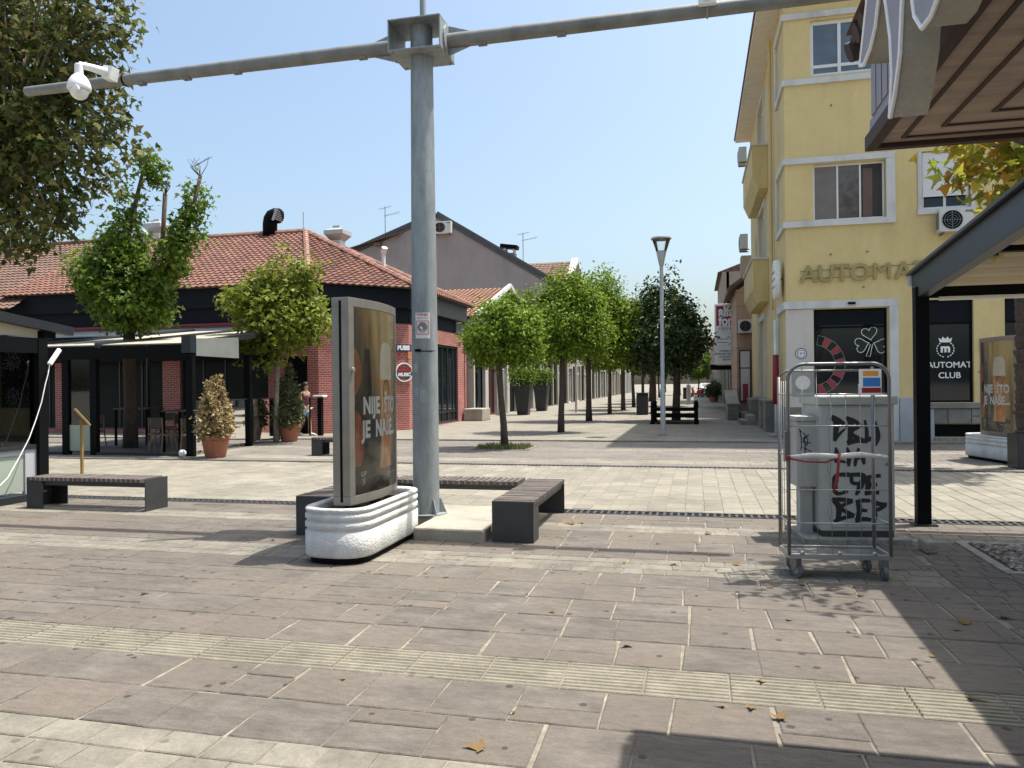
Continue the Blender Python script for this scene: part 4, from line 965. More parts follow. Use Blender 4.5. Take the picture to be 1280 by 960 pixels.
letter([(2.71, 2.45), (2.675, 2.58), (2.69, 2.7), (2.74, 2.83), (2.84, 3.0), (2.98, 3.2)], [(2.80, 3.24), (2.66, 3.08), (2.57, 2.9), (2.545, 2.76), (2.58, 2.6), (2.65, 2.5)])
letter([(3.16, 2.80), (3.09, 2.775), (2.98, 2.79), (2.9, 2.83), (2.85, 2.9)], [(2.86, 3.3), (3.0, 3.4), (3.0, 3.15), (3.03, 2.98), (3.1, 2.88)])
letter([(2.45, 2.75), (2.41, 2.64), (2.34, 2.575), (2.26, 2.57), (2.16, 2.6), (2.08, 2.7), (2.05, 2.85)], [(2.12, 2.95), (2.16, 2.8), (2.22, 2.7), (2.3, 2.67), (2.35, 2.72), (2.38, 2.82), (2.4, 3.0), (2.46, 3.0)])

# ------------------------------------------------------------------ lamps, bins, bollards
t = thing('street_lamp', 'slim grey street lamp with an upturned cone glass head, centre right', 'street lamp', (-.98, 23.35, .02))
lx, ly = -.98, 23.35
part(t, 'base', MB().box(lx - .14, ly - .14, .02, lx + .14, ly + .14, .07), m_conc)
part(t, 'pole', MB().tube([(lx, ly, .06), (lx, ly, 1.4), (lx, ly, 1.42), (lx, ly, 5.1)], [.078, .075, .062, .055], 14), m_lamp, smooth=True)
part(t, 'collar', MB().lathe((lx, ly, 5.08), [(.06, 0), (.075, .05), (.15, .42), (.14, .44)], 18), m_lamp, smooth=True)
part(t, 'glass_cone', MB().lathe((lx, ly, 5.5), [(.15, 0), (.27, .36)], 18), m_lampg, smooth=True)
part(t, 'cap', MB().lathe((lx, ly, 5.86), [(.27, 0), (.31, .02), (.30, .06), (.12, .10)], 18), m_lamp, smooth=True)
lx, ly = -.54, 55.65
t = thing('street_lamp', 'distant grey street lamp far down the street behind the magnolia', 'street lamp', (lx, ly, .02))
part(t, 'pole', MB().tube([(lx, ly, 0), (lx, ly, 1.4), (lx, ly, 1.42), (lx, ly, 5.3)], [.16, .15, .075, .06], 10), m_lamp); part(t, 'head', MB().lathe((lx, ly, 5.3), [(.08, 0), (.3, .5), (.32, .56), (.1, .62)], 12), m_lamp)
lx, ly = -6.37, 41.4
t = thing('sign_post', 'thin grey post between the street trees and the shopfronts', 'post', (lx, ly, .02)); part(t, 'pole', MB().tube([(lx, ly, 0), (lx, ly, 3.0)], .06, 10), m_lamp); part(t, 'cap', MB().lathe((lx, ly, 3.0), [(.07, 0), (.05, .05)], 10), m_lamp)
lx, ly = -16.1, 20.0
t = thing('street_lamp', 'dark slender lamp with flat head rising behind the pub awning', 'street lamp', (lx, ly, 0)); part(t, 'pole', MB().tube([(lx, ly, 0), (lx, ly, 5.75), (lx - .06, ly, 5.83), (lx - .25, ly, 5.85)], .055, 12), m_anth, smooth=True, auto=False)
part(t, 'lamp_head', MB().obox((lx - .55, ly, 5.86), (.62, .3, .09), Matrix.Rotation(.05, 3, 'Y')), m_lamp, bevel=.02)
for (x, y, lb) in ((-2.59, 38.2, 'nearer dark litter bin standing between the tree row and the magnolia'), (-.95, 74, 'farther dark litter bin near the distant street lamp')):
    t = thing('litter_bin', lb, 'litter bin', (x, y, .02), group='litter bins on the street'); part(t, 'body', MB().box(x - .28, y - .2, .04, x + .28, y + .2, 1.0), m_anth, bevel=.01); part(t, 'lid', MB().box(x - .30, y - .22, 1.06, x + .30, y + .22, 1.1), m_anth, bevel=.01); part(t, 'leg', MB().box(x - .25, y - .15, .02, x + .25, y + .15, .04), m_black); part(t, 'hood', MB().box(x - .28, y + .1, 1.0, x + .28, y + .19, 1.06), m_anth)
# tree bench round the magnolia
t = thing('tree_bench', 'black ornate square bench railing around the magnolia trunk', 'bench', (-.82, 30.6, .02))
for (x, y) in ((-1.62, 29.55), (-.02, 29.55), (-1.62, 31.2), (-.02, 31.2)):
    part(t, 'post', MB().lathe((x, y, .02), [(.10, 0), (.10, .1), (.075, .12), (.075, .62), (.1, .64), (.1, .68), (.06, .70), (.09, .76), (.07, .83), (.02, .87)], 14), m_black, smooth=True)
for z, h in ((.56, .09), (.32, .1)):
    for a in (((-1.55, 29.55), (-.09, 29.55)), ((-1.62, 29.62), (-1.62, 31.13)), ((-.02, 29.62), (-.02, 31.13)), ((-1.55, 31.2), (-.09, 31.2))):
        part(t, 'rail', MB().bar((*a[0], z), (*a[1], z), .06, h), m_black)
part(t, 'planting_bed', MB().box(-1.5, 29.68, .02, -.14, 31.1, .10), m_soil)

# ------------------------------------------------------------------ pots and conifers
def potcone(label, loc, mat, r, h, seed):
    x, y, z = loc
    t = thing('potted_conifer', label, 'potted plant', loc, group='conifers in terracotta pots')
    p = part(t, 'pot', MB().lathe((x, y, z), [(.21, 0), (.23, .05), (.30, .40), (.33, .42), (.33, .5), (.30, .5), (.28, .45)], 22), m_terra, smooth=True)
    part(t, 'stem', MB().tube([(x, y, z + .4), (x, y, z + .5 + h * .8)], [.04, .01], 7), m_bark)
    bl = [(0, 0, .55 + h * q, r * (1 - q) ** .75 * (1 if q > .1 else .8) + .03, r * (1 - q) ** .75 + .03, .16) for q in [i / 11 for i in range(12)]]
    V, F, cc = crown(bl, 330, 12, .10, .05, seed, shell=.8, up=.2, droop=-.2)
    leaf_obj(t, 'foliage', V + np.array(loc), F, mat)
    return t
potcone('dried orange brown cone shaped conifer in terracotta pot by the pub pergola', (-10.68, 15.45, 0), m_dry, .42, 1.32, 51)
potcone('green cone shaped conifer in terracotta pot beside the walking woman', (-11.5, 20.15, 0), m_conif, .46, 1.6, 52)
for (x, y, lb) in ((-8.6, 38.3, 'tall tapered dark planter with a shrub, nearer of the two by the black shopfront'), (-8.75, 43.8, 'tall tapered dark planter with a shrub, farther of the two by the black shopfront')):
    t = thing('tall_planter', lb, 'planter', (x, y, .02), group='tall dark planters by the shops')
    part(t, 'tub', MB().loft([[(x + sx * a, y + sy * a, z) for sx, sy in ((-1, -1), (1, -1), (1, 1), (-1, 1))] for a, z in ((.27, .02), (.42, 1.5), (.38, 1.5), (.36, 1.4))]), m_anth)
    V, F, cc = crown([(0, 0, 1.9, .5, .5, .45), (.3, 0, 2.1, .4, .4, .4), (-.35, 0, 2.0, .35, .35, .35)], 60, 24, .15, .13, 60, shell=.4); leaf_obj(t, 'shrub', V + np.array((x, y, 0)), F, m_leaf_p)
single('concrete_block_seat', MB().box(-9.80, 31.75, .02, -8.95, 33.1, .55), m_conc, 'pale concrete block at the corner of the brick pub', 'block', bevel=.03)

# ------------------------------------------------------------------ air conditioners
def ac_unit(label, loc, rz):
    t = thing('air_conditioner', label, 'air conditioner', loc, rz, 'outdoor air conditioning units on the facades', local=True)
    part(t, 'casing', MB().box(-.40, -.36, 0, .40, -.06, .58), m_ac, bevel=.015)
    part(t, 'fan', place(disc_mb(.235, .006), (-.10, -.362, .29), FRONT), m_black)
    mb = MB()
    for r in (.06, .12, .18, .235):
        x = place(ring_mb(r - .006, r + .006, 24, .004), (-.10, -.370, .29), FRONT); mb.add(x.v, x.f)
    mb.box(-.345, -.374, .283, .145, -.368, .297); mb.box(-.107, -.374, .05, -.093, -.368, .53); part(t, 'fan_grille', mb, m_inkgrey)
    part(t, 'badge', MB().box(.2, -.364, .47, .37, -.3605, .52), m_inkgrey); part(t, 'side_vent', MB().box(-.403, -.32, .08, -.4005, -.1, .5), m_inkgrey)
    mb = MB(); mb.box(-.3, -.34, -.05, -.27, .0, -.005); mb.box(.27, -.34, -.05, .3, .0, -.005); part(t, 'bracket', mb, m_galv2)
    return t

# ------------------------------------------------------------------ yellow building
YF, XS = 21.8, 2.37
t = yb = thing('yellow_building', 'yellow rendered corner building with white framed windows and a slot club on the ground floor', 'building', (9, 28, 0))
X1, Y1 = 19.0, 34.9
holes = [(3.06, 4.87, .95, 3.5), (5.78, 6.89, 1.01, 3.66), (7.60, 8.9, 1.01, 3.66), (9.8, 11, 1.01, 3.66), (3.08, 4.85, 5.86, 7.36), (5.72, 6.85, 6.0, 7.5), (8.2, 9.4, 6, 7.5), (3.04, 4.85, 9.72, 11.2), (5.72, 6.85, 9.8, 11.2), (8.2, 9.4, 9.8, 11.2), (5.95, 7.2, .12, .45)]
mb = MB(); wall_holes(mb, 'y', YF, .35, XS, X1, .0, 12.1, holes)
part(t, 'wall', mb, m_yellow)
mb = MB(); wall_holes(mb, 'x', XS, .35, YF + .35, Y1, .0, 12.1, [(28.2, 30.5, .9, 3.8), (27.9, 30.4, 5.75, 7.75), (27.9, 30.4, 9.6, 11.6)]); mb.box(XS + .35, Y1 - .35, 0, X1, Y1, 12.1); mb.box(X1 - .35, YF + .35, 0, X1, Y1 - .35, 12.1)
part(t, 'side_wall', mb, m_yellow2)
part(t, 'floor_slab', MB().box(XS + .35, YF + .35, 3.9, X1 - .35, Y1 - .35, 4.1), m_greyplast); part(t, 'floor_slab', MB().box(XS + .35, YF + .35, 7.9, X1 - .35, Y1 - .35, 8.1), m_greyplast)
part(t, 'inner_wall', MB().box(XS + .36, YF + 2.6, .0, X1 - .36, YF + 2.7, 12.0), m_inkgrey)
# roof with overhanging eaves
mb = MB(); mb.box(XS - .60, YF - .55, 12.1, X1 + .5, Y1 + .3, 12.22); part(t, 'eave_soffit', mb, M('beige_soffit', (.74, .70, .63), .8, var=.08, vs=3))
mb = MB(); e = [(XS - .66, YF - .62), (X1 + .5, YF - .62), (X1 + .5, Y1 + .4), (XS - .66, Y1 + .4)]; rg = [(XS + 6, YF + 6.4, 14.8), (X1 - 6, YF + 6.4, 14.8)]
a, b, c, d = [(p[0], p[1], 12.22) for p in e]; mb.add([a, b, c, d, rg[0], rg[1]], [(0, 1, 5, 4), (1, 2, 5), (2, 3, 4, 5), (3, 0, 4), (3, 2, 1, 0)]); part(t, 'roof', mb, m_tile_d)
# white frames that wrap round the corner
def wrapframe(z0, z1, xr, zw=.16, side=1.9, bottom=True):
    mb = MB(); o = .07
    for za, zb in ([(z0, z0 + zw)] if bottom else []) + [(z1 - zw, z1)]:
        mb.box(XS - o, YF - o, za, xr, YF - .001, zb); mb.box(XS - o, YF, za, XS - .001, YF + side, zb)
    mb.box(xr - .22, YF - o + .004, z0 + (zw if bottom else 0), xr, YF - .001, z1 - zw)
    mb.box(XS - o + .004, YF + side - .2, z0 + (zw if bottom else 0), XS - .001, YF + side, z1 - zw)
    return part(t, 'window_surround', mb, m_wtrim, bevel=.01)
wrapframe(5.70, 7.55, 5.08); wrapframe(9.50, 11.42, 5.08); wrapframe(.0, 3.72, 5.12, zw=.2, bottom=False)
part(t, 'cream_panel', MB().box(XS - .02, YF - .03, .9, 3.05, YF - .002, 3.51), m_cream)
part(t, 'stone_base', MB().box(XS - .06, YF - .06, 0, 3.05, YF - .032, .895), m_stone, bevel=.02)
window(t, 'y', YF, 1, 3.06, 4.87, .95, 3.5, m_black, m_dglass, trans=(3.02,), fw=.05)
window(t, 'y', YF, 1, 5.78, 6.89, 1.01, 3.66, m_black, m_dglass, trans=(3.05,), fw=.05)
window(t, 'y', YF, 1, 7.6, 8.9, 1.01, 3.66, m_black, m_dglass, trans=(3.05,), fw=.05); window(t, 'y', YF, 1, 9.8, 11, 1.01, 3.66, m_black, m_dglass, trans=(3.05,), fw=.05)
for (a0, a1) in ((3.06, 4.87), (5.78, 6.89), (7.6, 8.9)):
    part(t, 'sign_panel', MB().box(a0 + .055, YF + .09, 3.05 + .03, a1 - .055, YF + .125, 3.44 if a0 < 4 else 3.6), m_navy)
wm_ = window(t, 'y', YF, 1, 3.08, 4.85, 5.86, 7.36, m_wpvc, M('curtained_glass', (.13, .115, .105), .15, var=.35, vs=5, fine=0), mull=(3.70, 4.26), fw=.05)
mb = MB(); z = 5.92
while z < 7.28: mb.box(3.135, YF + .117, z, 3.675, YF + .128, z + .036); z += .042
part(wm_, 'blind', mb, M('grey_brown_blind', (.22, .195, .18), .7))
part(wm_, 'unlit_room_sheet', MB().box(4.29, YF + .12, 5.92, 4.80, YF + .128, 7.30), M('room_dark', (.05, .042, .04), .8)); part(wm_, 'curtain', MB().box(4.33, YF + .112, 5.93, 4.56, YF + .1195, 7.2), M('salmon_curtain', (.15, .095, .085), .9))  # dark sheet paints the shade of the room behind the open window
window(t, 'y', YF, 1, 3.04, 4.85, 9.72, 11.2, m_wpvc, m_dglass2, mull=(3.78,), trans=(10.0,), fw=.09)
for (a0, a1, z0, z1) in ((5.72, 6.85, 6.0, 7.5), (8.2, 9.4, 6, 7.5), (5.72, 6.85, 9.8, 11.2), (8.2, 9.4, 9.8, 11.2)):
    wq = window(t, 'y', YF, 1, a0, a1, z0, z1, m_wpvc, m_dglass, mull=((a0 + a1) / 2,), fw=.07, rec=.12)
    sh = MB(); z = z0 + .33
    while z < z1 - .05: sh.box(a0 + .03, YF + .055, z, a1 - .03, YF + .075, z + .046); z += .05
    part(wq, 'roller_shutter', sh, m_wpvc)
    part(t, 'window_trim', MB().box(a0 - .12, YF - .05, z0 - .14, a1 + .12, YF - .001, z0 - .001).box(a0 - .1, YF - .03, z0, a0 - .001, YF - .001, z1).box(a1 + .001, YF - .03, z0, a1 + .1, YF - .001, z1), m_wtrim, bevel=.008)
for (z0, z1) in ((5.75, 7.75), (9.6, 11.6)):
    window(t, 'x', XS, 1, 27.9, 30.4, z0, z1, m_wpvc, m_dglass2, mull=(28.7, 29.6), fw=.08)
    part(t, 'window_trim', MB().box(XS - .05, 27.75, z0, XS - .001, 27.899, z1 + .15).box(XS - .05, 30.401, z0, XS - .001, 30.55, z1 + .15).box(XS - .05, 27.9, z1 + .001, XS - .001, 30.4, z1 + .15), m_wtrim)
wd = window(t, 'x', XS, 1, 28.2, 30.5, .9, 3.8, m_wpvc, m_dglass, mull=(29.0, 29.8), fw=.1, name='door')
part(t, 'door_surround', MB().box(XS - .06, 28.0, .6, XS - .001, 28.199, 4.0).box(XS - .06, 30.501, .6, XS - .001, 30.7, 4.0).box(XS - .06, 28.2, 3.801, XS - .001, 30.5, 4.0), m_wtrim)
for (zb, zt) in ((4.25, 5.65), (8.0, 9.42)):
    mb = MB(); mb.prism([(XS - .002, zb), (XS - .002, zt), (XS - .50, zt), (XS - .50, zb + .45), (XS - .30, zb)], 'y', 26.7, 31.6); bq = part(t, 'balcony', mb, m_yellow2, bevel=.01)
    part(bq, 'coping', MB().box(XS - .55, 26.65, zt, XS - .002, 31.65, zt + .06), m_wtrim)
for k, (y, hgt) in enumerate(((25.2, .95), (27.0, .95), (31.8, .9))): part(t, 'stone_plinth', MB().box(XS - .28, y, 0, XS - .001, y + (1.1 if k < 2 else 2.6), hgt), m_stone, bevel=.02)
part(t, 'stone_plinth', MB().box(XS - .04, YF + .0, 0, XS - .001, 25.19, .9), m_stone, bevel=.02)
part(t, 'plinth_cap', MB().box(XS - .32, 27.95, .955, XS - .002, 30.9, 1.02).box(XS - .3, 25.15, .955, XS - .002, 27.9, 1.01), m_stone)
part(t, 'step', MB().box(1.55, 29.0, .02, XS - .30, 31.0, .18).box(1.8, 29.2, .182, XS - .30, 30.9, .36), m_stone)
# pilaster, sills, rustic stone under the club window
part(t, 'pilaster_base', MB().box(5.125, YF - .10, .0, 5.775, YF - .001, 1.14), m_greyplast, bevel=.01); part(t, 'pilaster_base', MB().box(5.775, YF - .07, 0, 5.94, YF - .001, .84), m_greyplast)
part(t, 'sill', MB().box(5.70, YF - .12, .86, 7.55, YF + .09, 1.0), m_stone, bevel=.01)
mb = MB(); x = 5.945; random.seed(3)
for a, b, z0, z1 in ((5.945, 6.25, .46, .85), (6.26, 6.8, .46, .85), (6.81, 7.2, .66, .85), (6.81, 7.2, .46, .65), (7.21, 7.6, .64, .85), (7.21, 7.6, .3, .63), (7.21, 7.6, 0, .29), (7.61, 9.5, .5, .85), (7.61, 9.5, 0, .49), (9.51, 19, 0, .85)):
    mb.box(a, YF - .06, z0, b, YF - .001, z1)
part(t, 'rustic_stone', mb, m_stone, bevel=.025)
part(t, 'basement_window', MB().box(5.95, YF + .12, .12, 7.2, YF + .14, .45), m_black)
part(t, 'footing', MB().box(5.94, YF - .12, 0, 7.21, YF - .061, .115), m_conc_d)
part(t, 'downpipe', MB().tube([(XS - .09, YF + 3.0, 3.8), (XS - .09, YF + 3.0, 12)], .05, 8), m_yellow2); part(t, 'cable', MB().tube([(2.72, YF - .02, 4.52), (5.6, YF - .02, 4.60)], .008, 5).tube([(2.72, YF - .02, 4.33), (4.6, YF - .02, 4.33)], .006, 5), m_inkgrey)
for x_, z_ in ((3.5, 4.95), (4.4, 4.98), (3.55, 8.9), (4.6, 8.95), (4.3, 4.05)): part(t, 'wall_anchor', MB().cyl((x_, YF, z_), (x_, YF - .03, z_), .025, n=8), m_inkgrey)
part(t, 'spot_lamp', MB().box(3.9, YF - .12, 3.60, 4.08, YF - .071, 3.66), m_black)
# gold letters
sg = thing('shop_sign', 'row of tarnished gold capital letters AUTOMAT on the yellow wall', 'sign', (4.2, YF - .05, 4.18))
xs = 2.72; 
for ch, wch in zip('AUTOMAT', (.44, .42, .36, .50, .56, .46, .40)):
    x = text_mb(ch, .63, .05, bold=0 if ch == 'M' else .012); x.tr(Matrix.Translation((xs + wch / 2, YF - .055, 4.42)) @ FRONT.to_4x4()); part(sg, 'letter', x, m_gold); xs += wch + .005
# graphics on the club windows
wg = thing('window_graphic', 'half roulette wheel in red and black with white outline stuck on the left club window', 'window sticker', (3.3, YF + .1, 2), group='stickers on the club windows')
GY = YF + .128; cx, cz = 3.05, 2.02; ro, ri = .80, .56
mr_ = MB(); mk = MB(); ol = MB()
nseg = 12
for i in range(nseg):
    a0 = rad(80) - rad(160) * i / nseg; a1 = rad(80) - rad(160) * (i + 1) / nseg; g_ = .012
    q = [(ri * math.cos(a0 - g_), ri * math.sin(a0 - g_)), (ro * math.cos(a0 - g_), ro * math.sin(a0 - g_)), (ro * math.cos(a1 + g_), ro * math.sin(a1 + g_)), (ri * math.cos(a1 + g_), ri * math.sin(a1 + g_))]
    if i % 2: part(wg, 'red_field', MB().prism([(cx + p[0], cz + p[1]) for p in q], 'y', GY, GY + .002), m_inkred)
    for A, r1, r2 in ((a0, ri - .01, ro + .01),): ol.bar((cx + r1 * math.cos(A), GY, cz + r1 * math.sin(A)), (cx + r2 * math.cos(A), GY, cz + r2 * math.sin(A)), .002, .010, up=(0, 1, 0))
    for r1 in (ri - .008, ro + .008): ol.bar((cx + r1 * math.cos(a0), GY, cz + r1 * math.sin(a0)), (cx + r1 * math.cos(a1), GY, cz + r1 * math.sin(a1)), .003, .013, up=(0, 1, 0))
part(wg, 'white_outline', ol, m_inkwht)
wg = thing('window_graphic', 'white outlined three leaf clover on the left club window', 'window sticker', (4.53, GY, 2.5), group='stickers on the club windows')
def outl(pts, r=.009): return MB().tube([(p[0], GY, p[1]) for p in pts], r, 5)
ol = MB(); fi = MB(); cx, cz = 4.5, 2.60
for a in (100, 195, -20):
    d_ = rad(a); pts = []
    for k in range(25):
        th = 2 * PI * k / 24; lw = .195 * math.sin(th) ** 3; lx = (13 * math.cos(th) - 5 * math.cos(2 * th) - 2 * math.cos(3 * th) - math.cos(4 * th)) / 16 * .19 + .25
        pts.append((cx + lx * math.cos(d_) - lw * math.sin(d_), cz + lx * math.sin(d_) + lw * math.cos(d_)))
    x = outl(pts); ol.add(x.v, x.f); fi.prism(pts[:-1], 'y', GY + .004, GY + .006)
x = outl([(cx - .02, cz - .05), (cx - .07, cz - .2), (cx - .13, cz - .36), (cx - .03, cz - .37), (cx, cz - .2), (cx + .03, cz - .05)]); ol.add(x.v, x.f)
part(wg, 'outline', ol, m_inkwht); part(wg, 'fill', fi, M('clover_green', (.006, .016, .009), .4))
wg = thing('window_graphic', 'small white line drawing of a die low on the left club window', 'window sticker', (4.4, GY, 1.35), group='stickers on the club windows')
hx = [(4.38 + .24 * math.cos(rad(90 + 60 * k)), 1.36 + .27 * math.sin(rad(90 + 60 * k))) for k in range(7)]
ol = outl(hx, .008)
for k in (0, 2, 4): x = outl([hx[k], (4.38, 1.36)], .007); ol.add(x.v, x.f)
for k in (1, 3, 5): x = outl([hx[k], (4.38, 1.36)], .004); ol.add(x.v, x.f)
part(wg, 'outline', ol, m_inkwht)
wg = thing('window_graphic', 'white crowned emblem over the words AUTOMAT CLUB on the second club window', 'window sticker', (6.3, GY, 2), group='stickers on the club windows')
x = text_mb('AUTOMAT', .215, .002, bold=.003); part(wg, 'lettering', place(x, (6.36, GY, 1.97), FRONT), m_inkwht); x = text_mb('CLUB', .215, .002, bold=.003); part(wg, 'lettering', place(x, (6.36, GY, 1.70), FRONT), m_inkwht)
x = text_mb('m', .30, .002, bold=.012); part(wg, 'emblem_letter', place(x, (6.27, GY, 2.40), FRONT), m_inkwht)
mb = MB()
for sgn in (-1, 1):
    for k in range(7):
        a = rad(270 + sgn * (18 + 20 * k)); c = (6.27 + .20 * math.cos(a), 2.38 + .20 * math.sin(a)); x = disc_mb(.026, .002, 8, .014); x.tr(Matrix.Rotation(a + PI / 2, 4, 'Z')); x = place(x, (c[0], GY, c[1]), FRONT); mb.add(x.v, x.f)
mb.prism([(6.14, 2.56), (6.40, 2.56), (6.43, 2.68), (6.36, 2.64), (6.33, 2.71), (6.27, 2.65), (6.21, 2.71), (6.18, 2.64), (6.11, 2.68)], 'y', GY, GY + .002)
part(wg, 'crown_and_laurel', mb, m_inkwht)
s_ = thing('wall_sticker', 'round dark blue and white sticker on the cream panel left of the roulette window', 'sticker', (2.72, YF - .03, 2.32))
part(s_, 'disc', place(disc_mb(.15, .004), (2.73, YF - .0305, 2.33), FRONT), m_navyink); q = part(s_, 'white_centre', place(disc_mb(.125, .002), (2.73, YF - .0365, 2.33), FRONT), m_inkwht); part(q, 'drawing', place(ring_mb(.085, .1, 20, .002), (2.73, YF - .039, 2.33), FRONT), m_navyink)
x = text_mb('18+', .11, .002); part(q, 'lettering', place(x, (2.73, YF - .039, 2.33), FRONT), m_navyink)
s_ = thing('wall_notice', 'grey notice sheet on the cream panel beneath the round sticker', 'notice', (2.75, YF - .03, 1.5)); part(s_, 'sheet', MB().box(2.60, YF - .036, 1.33, 3.0, YF - .0305, 1.55), m_greyplast); part(s_, 'print', MB().box(2.65, YF - .039, 1.4, 2.95, YF - .0365, 1.42).box(2.65, YF - .039, 1.46, 2.95, YF - .0365, 1.48), m_inkgrey)
s_ = thing('wall_plaque', 'grey metal plaque fixed on the yellow pier above the far beer advertisement', 'plaque', (7.2, YF, 2.4)); part(s_, 'plate', MB().box(7.02, YF - .03, 2.32, 7.45, YF - .002, 2.62), m_greyplast, bevel=.004); part(s_, 'engraving', MB().box(7.08, YF - .032, 2.46, 7.38, YF - .0305, 2.48).box(7.08, YF - .032, 2.40, 7.38, YF - .0305, 2.42), m_inkgrey)
s_ = thing('projecting_sign', 'oval white sign projecting from the corner of the yellow building', 'sign', (2.28, 22.6, 3.9))
part(s_, 'board', MB().prism([(22.55 + .42 * math.cos(2 * PI * k / 24), 4.42 + .55 * math.sin(2 * PI * k / 24)) for k in range(24)], 'x', 2.12, 2.27), m_plate, bevel=.02); part(s_, 'ribs', MB().box(2.11, 22.2, 4.6, 2.28, 22.9, 4.63).box(2.11, 22.2, 4.2, 2.28, 22.9, 4.23).box(2.11, 22.14, 4.4, 2.28, 22.96, 4.43), m_inkgrey); part(s_, 'arm', MB().box(2.27, 22.5, 4.4, 2.369, 22.56, 4.46), m_galv)
s_ = thing('rolled_parasol', 'closed red and white parasol or banner leaning at the corner of the yellow building', 'banner', (2.2, 22.9, 0))
part(s_, 'pole', MB().tube([(2.2, 23.0, 0), (2.2, 23.0, 3.35)], .045, 10), m_plate, smooth=True, auto=False); part(s_, 'cloth', MB().tube([(2.2, 23.0, .95), (2.2, 23.0, 2.35)], [.10, .085], 10), m_red, smooth=True, auto=False); part(s_, 'foot', MB().lathe((2.2, 23.0, 0), [(.25, 0), (.25, .08), (.08, .12)], 14), m_conc)
s_['label'] = 'red and white banner pole standing at the corner of the yellow building'; s_['category'] = 'banner pole'; s_.name = 'banner_pole'
ac_unit('white outdoor unit below the roller shutter on the yellow front wall', (6.42, YF, 5.34), 0)
ac_unit('outdoor unit high on the street side of the yellow building above the upper balcony', (XS - .28, 32.2, 10.35), rad(-90)); ac_unit('outdoor unit on the street side of the yellow building above the lower balcony', (XS - .28, 32.0, 6.85), rad(-90))

# ------------------------------------------------------------------ pub: roof tiles
def tile_face(mb, A, B, C, D, row=.29, col=.25, seg=4):
    """eave A->B, top D->C"""
    A, B, C, D = map(Vector, (A, B, C, D)); e = (B - A).normalized(); nrm = (B - A).cross(D - A).normalized()
    if nrm.z < 0: nrm = -nrm
    up = nrm.cross(e); 
    if up.z < 0: up = -up
    H_ = (D - A).dot(up); n = max(1, int(H_ / row))
    base = A
    for i in range(n):
        t0 = i / n; t1 = (i + 1) / n
        def ends(t): return (A + (D - A) * t - base).dot(e), (B + (C - B) * t - base).dot(e)
        l0, r0 = ends(t0); l1, r1 = ends(t1); lo, hi = min(l0, l1), max(r0, r1)
        k = int((hi - lo) / (col / seg)) + 1; vs = []; fs = []
        for j in range(k + 1):
            s = lo + (hi - lo) * j / k; wv = .022 * math.cos(2 * PI * s / col)
            s0 = min(max(s, l0), r0); s1 = min(max(s, l1), r1)
            p0 = base + e * s0 + up * (H_ * t0) + nrm * (.048 + wv); p1 = base + e * s1 + up * (H_ * t1) + nrm * (.012 + wv); pl = base + e * s0 + up * (H_ * t0 + .012) + nrm * (-.005 + wv)
            vs += [p0, p1, pl]
            if j: a = 3 * (j - 1); b = 3 * j; fs += [(a, b, b + 1, a + 1), (a + 2, b + 2, b, a)]
        mb.add(vs, fs)
    return mb
def ridge(mb, P, Q, r=.13, step=.36):
    P, Q = Vector(P), Vector(Q); d = Q - P; n = max(1, int(d.length / step))
    for i in range(n): mb.tube([P + d * (i / n), P + d * ((i + 1.12) / n)], [r, r * .85], 7)
    return mb
t = thing('brick_pub', 'red brick pub with chamfered corner, dark fascia and red tiled hip roof', 'building', (-16, 28, 0))
YA = 23.2; A_ = (-12.15, YA); B_ = (-9.85, 25.5); YE = 32.1
XL = -24.4
def seg_wall(mb, p, q, z0, z1, th=.3):
    p = Vector((*p, 0)); q = Vector((*q, 0)); d = (q - p).normalized(); n = Vector((-d.y, d.x, 0)) * th
    return mb.loft([[(v.x, v.y, z) for v in (p, q, q + n, p + n)] for z in (z0, z1)])
mb = MB(); seg_wall(mb, A_, B_, 0, 3.75)
wall_holes(mb, 'x', B_[0], -.3, B_[1], YE, 0, 3.75, [(27.9, 31.2, .05, 3.2)])
wall_holes(mb, 'y', YA, .3, XL, A_[0], 0, 3.75, [(-13.3, -12.55, .0, 2.6), (-17.4, -14.0, .15, 2.9), (-21.8, -18.1, .15, 2.9), (-24.0, -22.6, .15, 2.9)])
mb.box(XL, YA + .3, 0, XL + .3, 33.5, 3.75); mb.box(XL, 33.2, 0, B_[0] - .3, 33.5, 3.75)
part(t, 'brick_wall', mb, m_brick)
o = .04
mb = MB(); seg_wall(mb, (A_[0] - .0, A_[1]), B_, 3.78, 4.30, .25); mb.box(B_[0] - .25, B_[1] + .1, 3.78, B_[0] - .01, YE, 4.30); mb.box(XL, YA + .01, 3.78, A_[0], YA + .25, 4.30)
part(t, 'clerestory_glass', mb, m_navy)
mb = MB(); mb.box(B_[0] - .25, B_[1] + .18, 4.302, B_[0] + .16, YE, 4.97); mb.box(B_[0] - .3, 30.9, 3.76, B_[0] + .05, YE, 4.30); part(t, 'side_fascia', mb, m_fascia)
mb = MB(); c_ = Vector((1, -1, 0)).normalized() * .12; seg_wall(mb, (A_[0] + c_.x, A_[1] + c_.y), (B_[0] + c_.x, B_[1] + c_.y), 4.302, 4.96, .3); mb.box(XL, YA - .12, 4.302, A_[0] + .05, YA + .25, 4.96); part(t, 'front_fascia', mb, m_navy)
part(t, 'cornice', MB().box(XL, YA - .14, 3.70, A_[0], YA - .002, 3.775), m_dkred)
part(t, 'metal_flashing', MB().prism([(YA - .55, 3.40), (YA - .002, 3.62), (YA - .002, 3.66), (YA - .55, 3.44)], 'x', XL, -14.2), m_metalroof)
